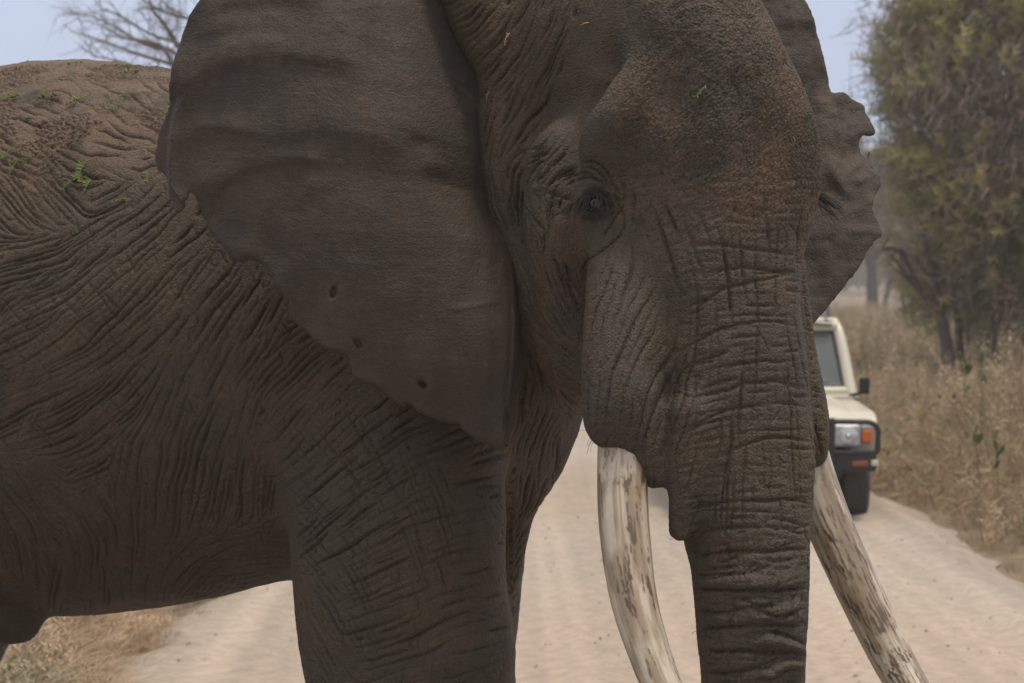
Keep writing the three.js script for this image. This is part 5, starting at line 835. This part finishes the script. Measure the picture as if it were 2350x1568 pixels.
  part('wiper', mergeGeometries([limb([V(0.1, wy0 + 0.02, wz0 + 0.04), V(0.35, wy0 + 0.03, wz0 + 0.04), V(0.62, wy0 + 0.045, wz0 + 0.03)], 0.008, 0.006, 5, 8)]), black, t);
  part('cabin_interior', mergeGeometries([rb(1.4, 0.75, 0.05, 0, 1.42, -3.9), rb(0.05, 0.75, 2.7, -0.74, 1.42, -2.6), rb(1.4, 0.05, 2.9, 0, 1.2, -2.4)]), std(col(0.03, 0.03, 0.029), 0.9), t);
  part('seat', mergeGeometries([rb(0.5, 0.55, 0.14, 0.35, 1.4, -2.1, 0.05), rb(0.26, 0.16, 0.1, 0.35, 1.68, -2.1, 0.04)]), dark, t); part('seat', mergeGeometries([rb(0.5, 0.55, 0.14, -0.35, 1.4, -2.1, 0.05), rb(0.26, 0.16, 0.1, -0.35, 1.68, -2.1, 0.04)]), dark, t);
  part('rear_view_mirror', mergeGeometries([rb(0.3, 0.075, 0.03, 0.33, 1.62, -1.24, 0.014), limb([V(0.44, 1.62, -1.25), V(0.49, 1.70, -1.27), V(0.51, 1.78, -1.3)], 0.012, 0.01, 5, 6)].map((g) => g.toNonIndexed())), dark, t);
  // raised roof hatch on struts and the rails round it
  part('roof_hatch', mergeGeometries([rb(1.2, 0.05, 1.9, 0, 2.32, -2.6, 0.02), rb(1.2, 0.24, 0.05, 0, 1.98, -1.66, 0.02), rb(1.06, 0.03, 0.12, 0, 1.93, -1.6, 0.012)]), paint, t);
  for (const s of [-1, 1]) for (const z of [-1.6, -3.4]) part('hatch_strut', limb([V(s * 0.70, 1.88, z), V(s * 0.68, 2.05, z), V(s * 0.64, 2.3, z)], 0.02, 0.02, 8, 6), std(col(0.16, 0.165, 0.18), 0.45), t); 
  const rail = [limb([V(-0.66, 1.84, -1.2), V(-0.3, 1.865, -1.17), V(0.3, 1.865, -1.17), V(0.66, 1.84, -1.2)], 0.018, 0.018, 7, 16)]; for (const s of [-1, 1]) rail.push(limb([V(s * 0.66, 1.84, -1.2), V(s * 0.7, 1.9, -1.5), V(s * 0.7, 1.92, -3.9)], 0.018, 0.018, 7, 12), limb([V(s * 0.64, 1.86, -1.25), V(s * 0.6, 2.0, -1.6), V(s * 0.58, 2.2, -1.75)], 0.02, 0.02, 7, 8)); part('roof_rail', mergeGeometries(rail), std(col(0.12, 0.12, 0.125), 0.5), t);
  part('roof_lamp', rb(0.16, 0.09, 0.06, 0.25, 1.95, -1.3, 0.03), std(col(0.6, 0.57, 0.5), 0.4), t);
  // face
  part('grille', mergeGeometries([rb(0.86, 0.3, 0.06, 0, 0.86, 0.68), ...[0, 1, 2, 3, 4, 5].map((k) => rb(0.8, 0.016, 0.03, 0, 0.75 + k * 0.044, 0.72, 0.006))]), black, t);
  for (const s of [-1, 1]) {
    const h = part('headlight', mergeGeometries([rb(0.25, 0.215, 0.06, s * 0.565, 0.85, 0.71, 0.03)]), std(col(0.55, 0.55, 0.56), 0.35, { metalness: 0.4 }), t);
    part('reflector', new THREE.SphereGeometry(0.096, 28, 12, 0, 6.3, 0, 1.2).rotateX(Math.PI / 2).scale(1.05, 1, 0.3).translate(s * 0.575, 0.85, 0.728), new THREE.MeshPhysicalMaterial({ color: col(0.66, 0.67, 0.69), roughness: 0.25, metalness: 0.35, clearcoat: 1, clearcoatRoughness: 0.08 }), h);
    part('bulb_cap', new THREE.SphereGeometry(0.022, 14, 10).translate(s * 0.575, 0.85, 0.765), chrome, h);
    const ind = part('indicator', rb(0.09, 0.13, 0.06, s * 0.755, 0.845, 0.69, 0.02), new THREE.MeshPhysicalMaterial({ color: col(0.72, 0.16, 0.02), roughness: 0.25, clearcoat: 0.6 }), t); part('clear_lens', rb(0.1, 0.05, 0.055, s * 0.755, 0.935, 0.69, 0.02), std(col(0.62, 0.62, 0.63), 0.25), ind);
    part('bumper_lamp', rb(0.15, 0.052, 0.04, s * 0.67, 0.60, 0.845, 0.012), new THREE.MeshPhysicalMaterial({ color: col(0.26, 0.07, 0.03), roughness: 0.3 }), t); part('bumper_lamp', rb(0.07, 0.055, 0.04, s * 0.81, 0.605, 0.825, 0.012), std(col(0.6, 0.57, 0.5), 0.3), t);
    const m = part('wing_mirror', rb(0.105, 0.165, 0.05, s * 0.92, 1.255, -0.62, 0.03), dark, t); part('mirror_arm', limb([V(s * 0.79, 1.15, -0.75), V(s * 0.86, 1.17, -0.68), V(s * 0.915, 1.2, -0.63)], 0.02, 0.016, 6, 8), black, m);
    for (const z of [0.0, -2.85]) {
      const wheel = new THREE.Group(); wheel.name = 'wheel'; wheel.position.set(s * 0.715, 0.405, z); t.add(wheel);
      const prof = [[0.24, -0.12], [0.34, -0.128], [0.375, -0.122], [0.396, -0.095], [0.403, -0.05], [0.403, 0.05], [0.396, 0.095], [0.375, 0.122], [0.34, 0.128], [0.24, 0.12]].map(([a, b]) => new THREE.Vector2(a, b)), ty = [new THREE.LatheGeometry(prof, 64).toNonIndexed()];
      for (let k = 0; k < 44; k++) for (let q = 0; q < 4; q++) { const b = new RoundedBoxGeometry(0.03, 0.016, 0.046, 1, 0.004).rotateY(q % 2 ? 0.5 : -0.5).translate(0, 0.408, 0).rotateX(0); const a = (k + (q % 2) * 0.5) / 44 * 6.283; ty.push(b.translate(-0.084 + q * 0.056, 0, 0).rotateX(a).rotateZ(Math.PI / 2).toNonIndexed()); }
      part('tyre', mergeGeometries(ty.map((g) => { g.deleteAttribute('uv'); return g; })).rotateZ(Math.PI / 2), std(col(0.075, 0.068, 0.063), 0.95), wheel);
      part('rim', new THREE.LatheGeometry([[0.0, 0.04], [0.08, 0.05], [0.1, 0.02], [0.17, 0.0], [0.21, 0.07], [0.24, 0.1]].map(([a, b]) => new THREE.Vector2(a, b * s)), 40).rotateZ(-Math.PI / 2), std(col(0.4, 0.36, 0.28), 0.5), wheel);
    }
  }
  const tube = (l, r = 0.026) => limb(l, r, r, 10, 30), bar = [];
  bar.push(tube([V(-0.5, 0.99, 0.9), V(0, 0.995, 0.92), V(0.5, 0.99, 0.9)]), tube([V(-0.42, 0.72, 0.86), V(0, 0.72, 0.88), V(0.42, 0.72, 0.86)], 0.022)); for (const s of [-1, 1]) bar.push(tube([V(s * 0.38, 0.99, 0.9), V(s * 0.6, 0.988, 0.895), V(s * 0.78, 0.975, 0.86), V(s * 0.835, 0.92, 0.83), V(s * 0.84, 0.80, 0.82), V(s * 0.835, 0.70, 0.81)]), tube([V(s * 0.40, 1.02, 0.9), V(s * 0.40, 0.8, 0.88), V(s * 0.40, 0.55, 0.86)], 0.035), tube([V(s * 0.4, 0.705, 0.86), V(s * 0.6, 0.70, 0.85), V(s * 0.84, 0.70, 0.81)], 0.02));
  part('bull_bar', mergeGeometries(bar), black, t);
  part('bumper', mergeGeometries([rb(1.66, 0.19, 0.2, 0, 0.615, 0.74, 0.04), rb(1.5, 0.05, 0.1, 0, 0.52, 0.68, 0.02)]), black, t);
  part('underbody', mergeGeometries([rb(1.1, 0.14, 3.6, 0, 0.45, -1.6, 0.03), limb([V(-0.7, 0.4, 0), V(0, 0.38, 0.02), V(0.7, 0.4, 0)], 0.05, 0.05, 8, 8).toNonIndexed(), rb(0.1, 0.12, 1.6, 0.45, 0.52, 0.1, 0.02), rb(0.1, 0.12, 1.6, -0.45, 0.52, 0.1, 0.02), rb(1.3, 0.5, 0.05, 0, 0.72, -0.75, 0.02)].map((g) => g.index ? g.toNonIndexed() : g)), dark, t);
}

// ---------------------------------------------------------------- bits of leaf and grass lying on the hide
const sprigMats = { green: std(col(0.12, 0.18, 0.035), 0.7, { side: THREE.DoubleSide }), lime: std(col(0.16, 0.2, 0.035), 0.7, { side: THREE.DoubleSide }), straw: std(col(0.42, 0.32, 0.16), 0.8, { side: THREE.DoubleSide }) };
function litter(name, label, cat, u, v, L, n, mat, seed, group) {
  const p = onSkin(u, v); if (!p) return; const e = 0.004, N = V(sdf(p.x + e, p.y, p.z) - sdf(p.x - e, p.y, p.z), sdf(p.x, p.y + e, p.z) - sdf(p.x, p.y - e, p.z), sdf(p.x, p.y, p.z + e) - sdf(p.x, p.y, p.z - e)).normalize();
  p.addScaledVector(N, 0.004); const t = thing(name, label, cat, p, group), r = rng(seed), A = V(0, 1, 0).cross(N).normalize(), Bv = N.clone().cross(A);
  const main = r() * 6.28, D = A.clone().multiplyScalar(Math.cos(main)).addScaledVector(Bv, Math.sin(main)), W = N.clone().cross(D), st = limb([D.clone().multiplyScalar(-L / 2), N.clone().multiplyScalar(0.004 + 0.004 * r()), D.clone().multiplyScalar(L / 2).addScaledVector(W, L * 0.2 * (r() - 0.5))], 0.0016, 0.001, 5, 8); part('stem', st, mat, t);
  for (let k = 0; k < n; k++) { const s = r() < 0.5 ? 1 : -1, q = (r() - 0.5) * L, g = leafGeo(L * (0.16 + 0.26 * r()), L * (0.04 + 0.05 * r())), m = part('leaflet', g, mat, t); m.position.copy(D).multiplyScalar(q); const a = W.clone().multiplyScalar(s).addScaledVector(D, 1.6 * (r() - 0.35)).addScaledVector(N, 0.35 + 0.4 * r()).normalize(), x = a.clone().cross(N).normalize(); m.quaternion.setFromRotationMatrix(new THREE.Matrix4().makeBasis(x, a, x.clone().cross(a))); }
}
litter('leaf_sprig', 'bright green leaf sprig stuck to the middle of the forehead', 'leaf', 1607, 210, 0.04, 8, sprigMats.green, 1);
litter('leaf_sprig', 'green leaf scrap on the right side of the forehead above the far eye', 'leaf', 1818, 325, 0.022, 4, sprigMats.green, 2);
litter('leaf_sprig', 'small green leaf scrap near the temple folds beside the ear', 'leaf', 1123, 222, 0.03, 4, sprigMats.green, 3);
litter('leaf_sprig', 'tiny yellow-green leaf scrap on the upper right edge of the forehead', 'leaf', 1822, 208, 0.025, 3, sprigMats.lime, 4);
litter('straw_scrap', 'branched straw-coloured scrap on the temple folds high beside the ear', 'twig', 1166, 90, 0.035, 5, sprigMats.straw, 5);
litter('straw_scrap', 'pale straw scrap near the top of the forehead', 'twig', 1345, 55, 0.03, 3, sprigMats.straw, 6);
{
  const g = 'green sprigs on the back', at = [[172, 150, 0.05, 'topmost green sprig standing on the ridge of the back'], [40, 158, 0.05, 'green sprig on the skyline of the back near the left edge'], [260, 155, 0.035, 'small green sprig on the skyline right of the topmost one'], [300, 168, 0.04, 'green sprig on the slope nearest the ear'], [165, 168, 0.03, 'low sprig just under the topmost one'], [30, 228, 0.07, 'leftmost sprig in the green row across the back'], [110, 228, 0.09, 'widest green sprig in the row across the back'], [180, 232, 0.07, 'sprig right of the widest one in the row'], [252, 222, 0.05, 'upper right sprig of the row across the back'], [288, 220, 0.04, 'last sprig at the right of the row, near the ear'], [256, 253, 0.05, 'single green sprig below the right end of the row'], [20, 352, 0.07, 'green sprig low on the back at the left edge'], [32, 385, 0.05, 'sprig just below the low left one'], [52, 370, 0.04, 'small sprig right of the low left one'], [188, 395, 0.06, 'longest sprig low on the back, mid-way to the ear'], [186, 415, 0.05, 'sprig hanging under the longest low one'], [155, 427, 0.035, 'small sprig left of the hanging pair'], [203, 428, 0.04, 'lowest green sprig of the group below the mud'], [285, 460, 0.04, 'straggling sprig on the folds near the ear notch'], [73, 355, 0.03, 'tiny sprig beside a mud crumb low on the back'], [340, 410, 0.035, 'yellowish sprig close to the ear rim'], [10, 225, 0.05, 'sprig cut by the left edge of the photo in the row']];
  at.forEach(([u, v, L, label], i) => litter('grass_sprig', label, 'leaf', u, v, L * 1.15, 12 + (i % 5), i % 4 === 3 ? sprigMats.lime : sprigMats.green, 40 + i, g));
}
let TRI = 0; scene.traverse((o) => { if (o.isMesh && !o.isInstancedMesh) TRI += (o.geometry.index ?? o.geometry.attributes.position).count / 3; }); console.log('triangles', TRI);
console.log('total', Date.now() - T0);
renderer.render(scene, camera);
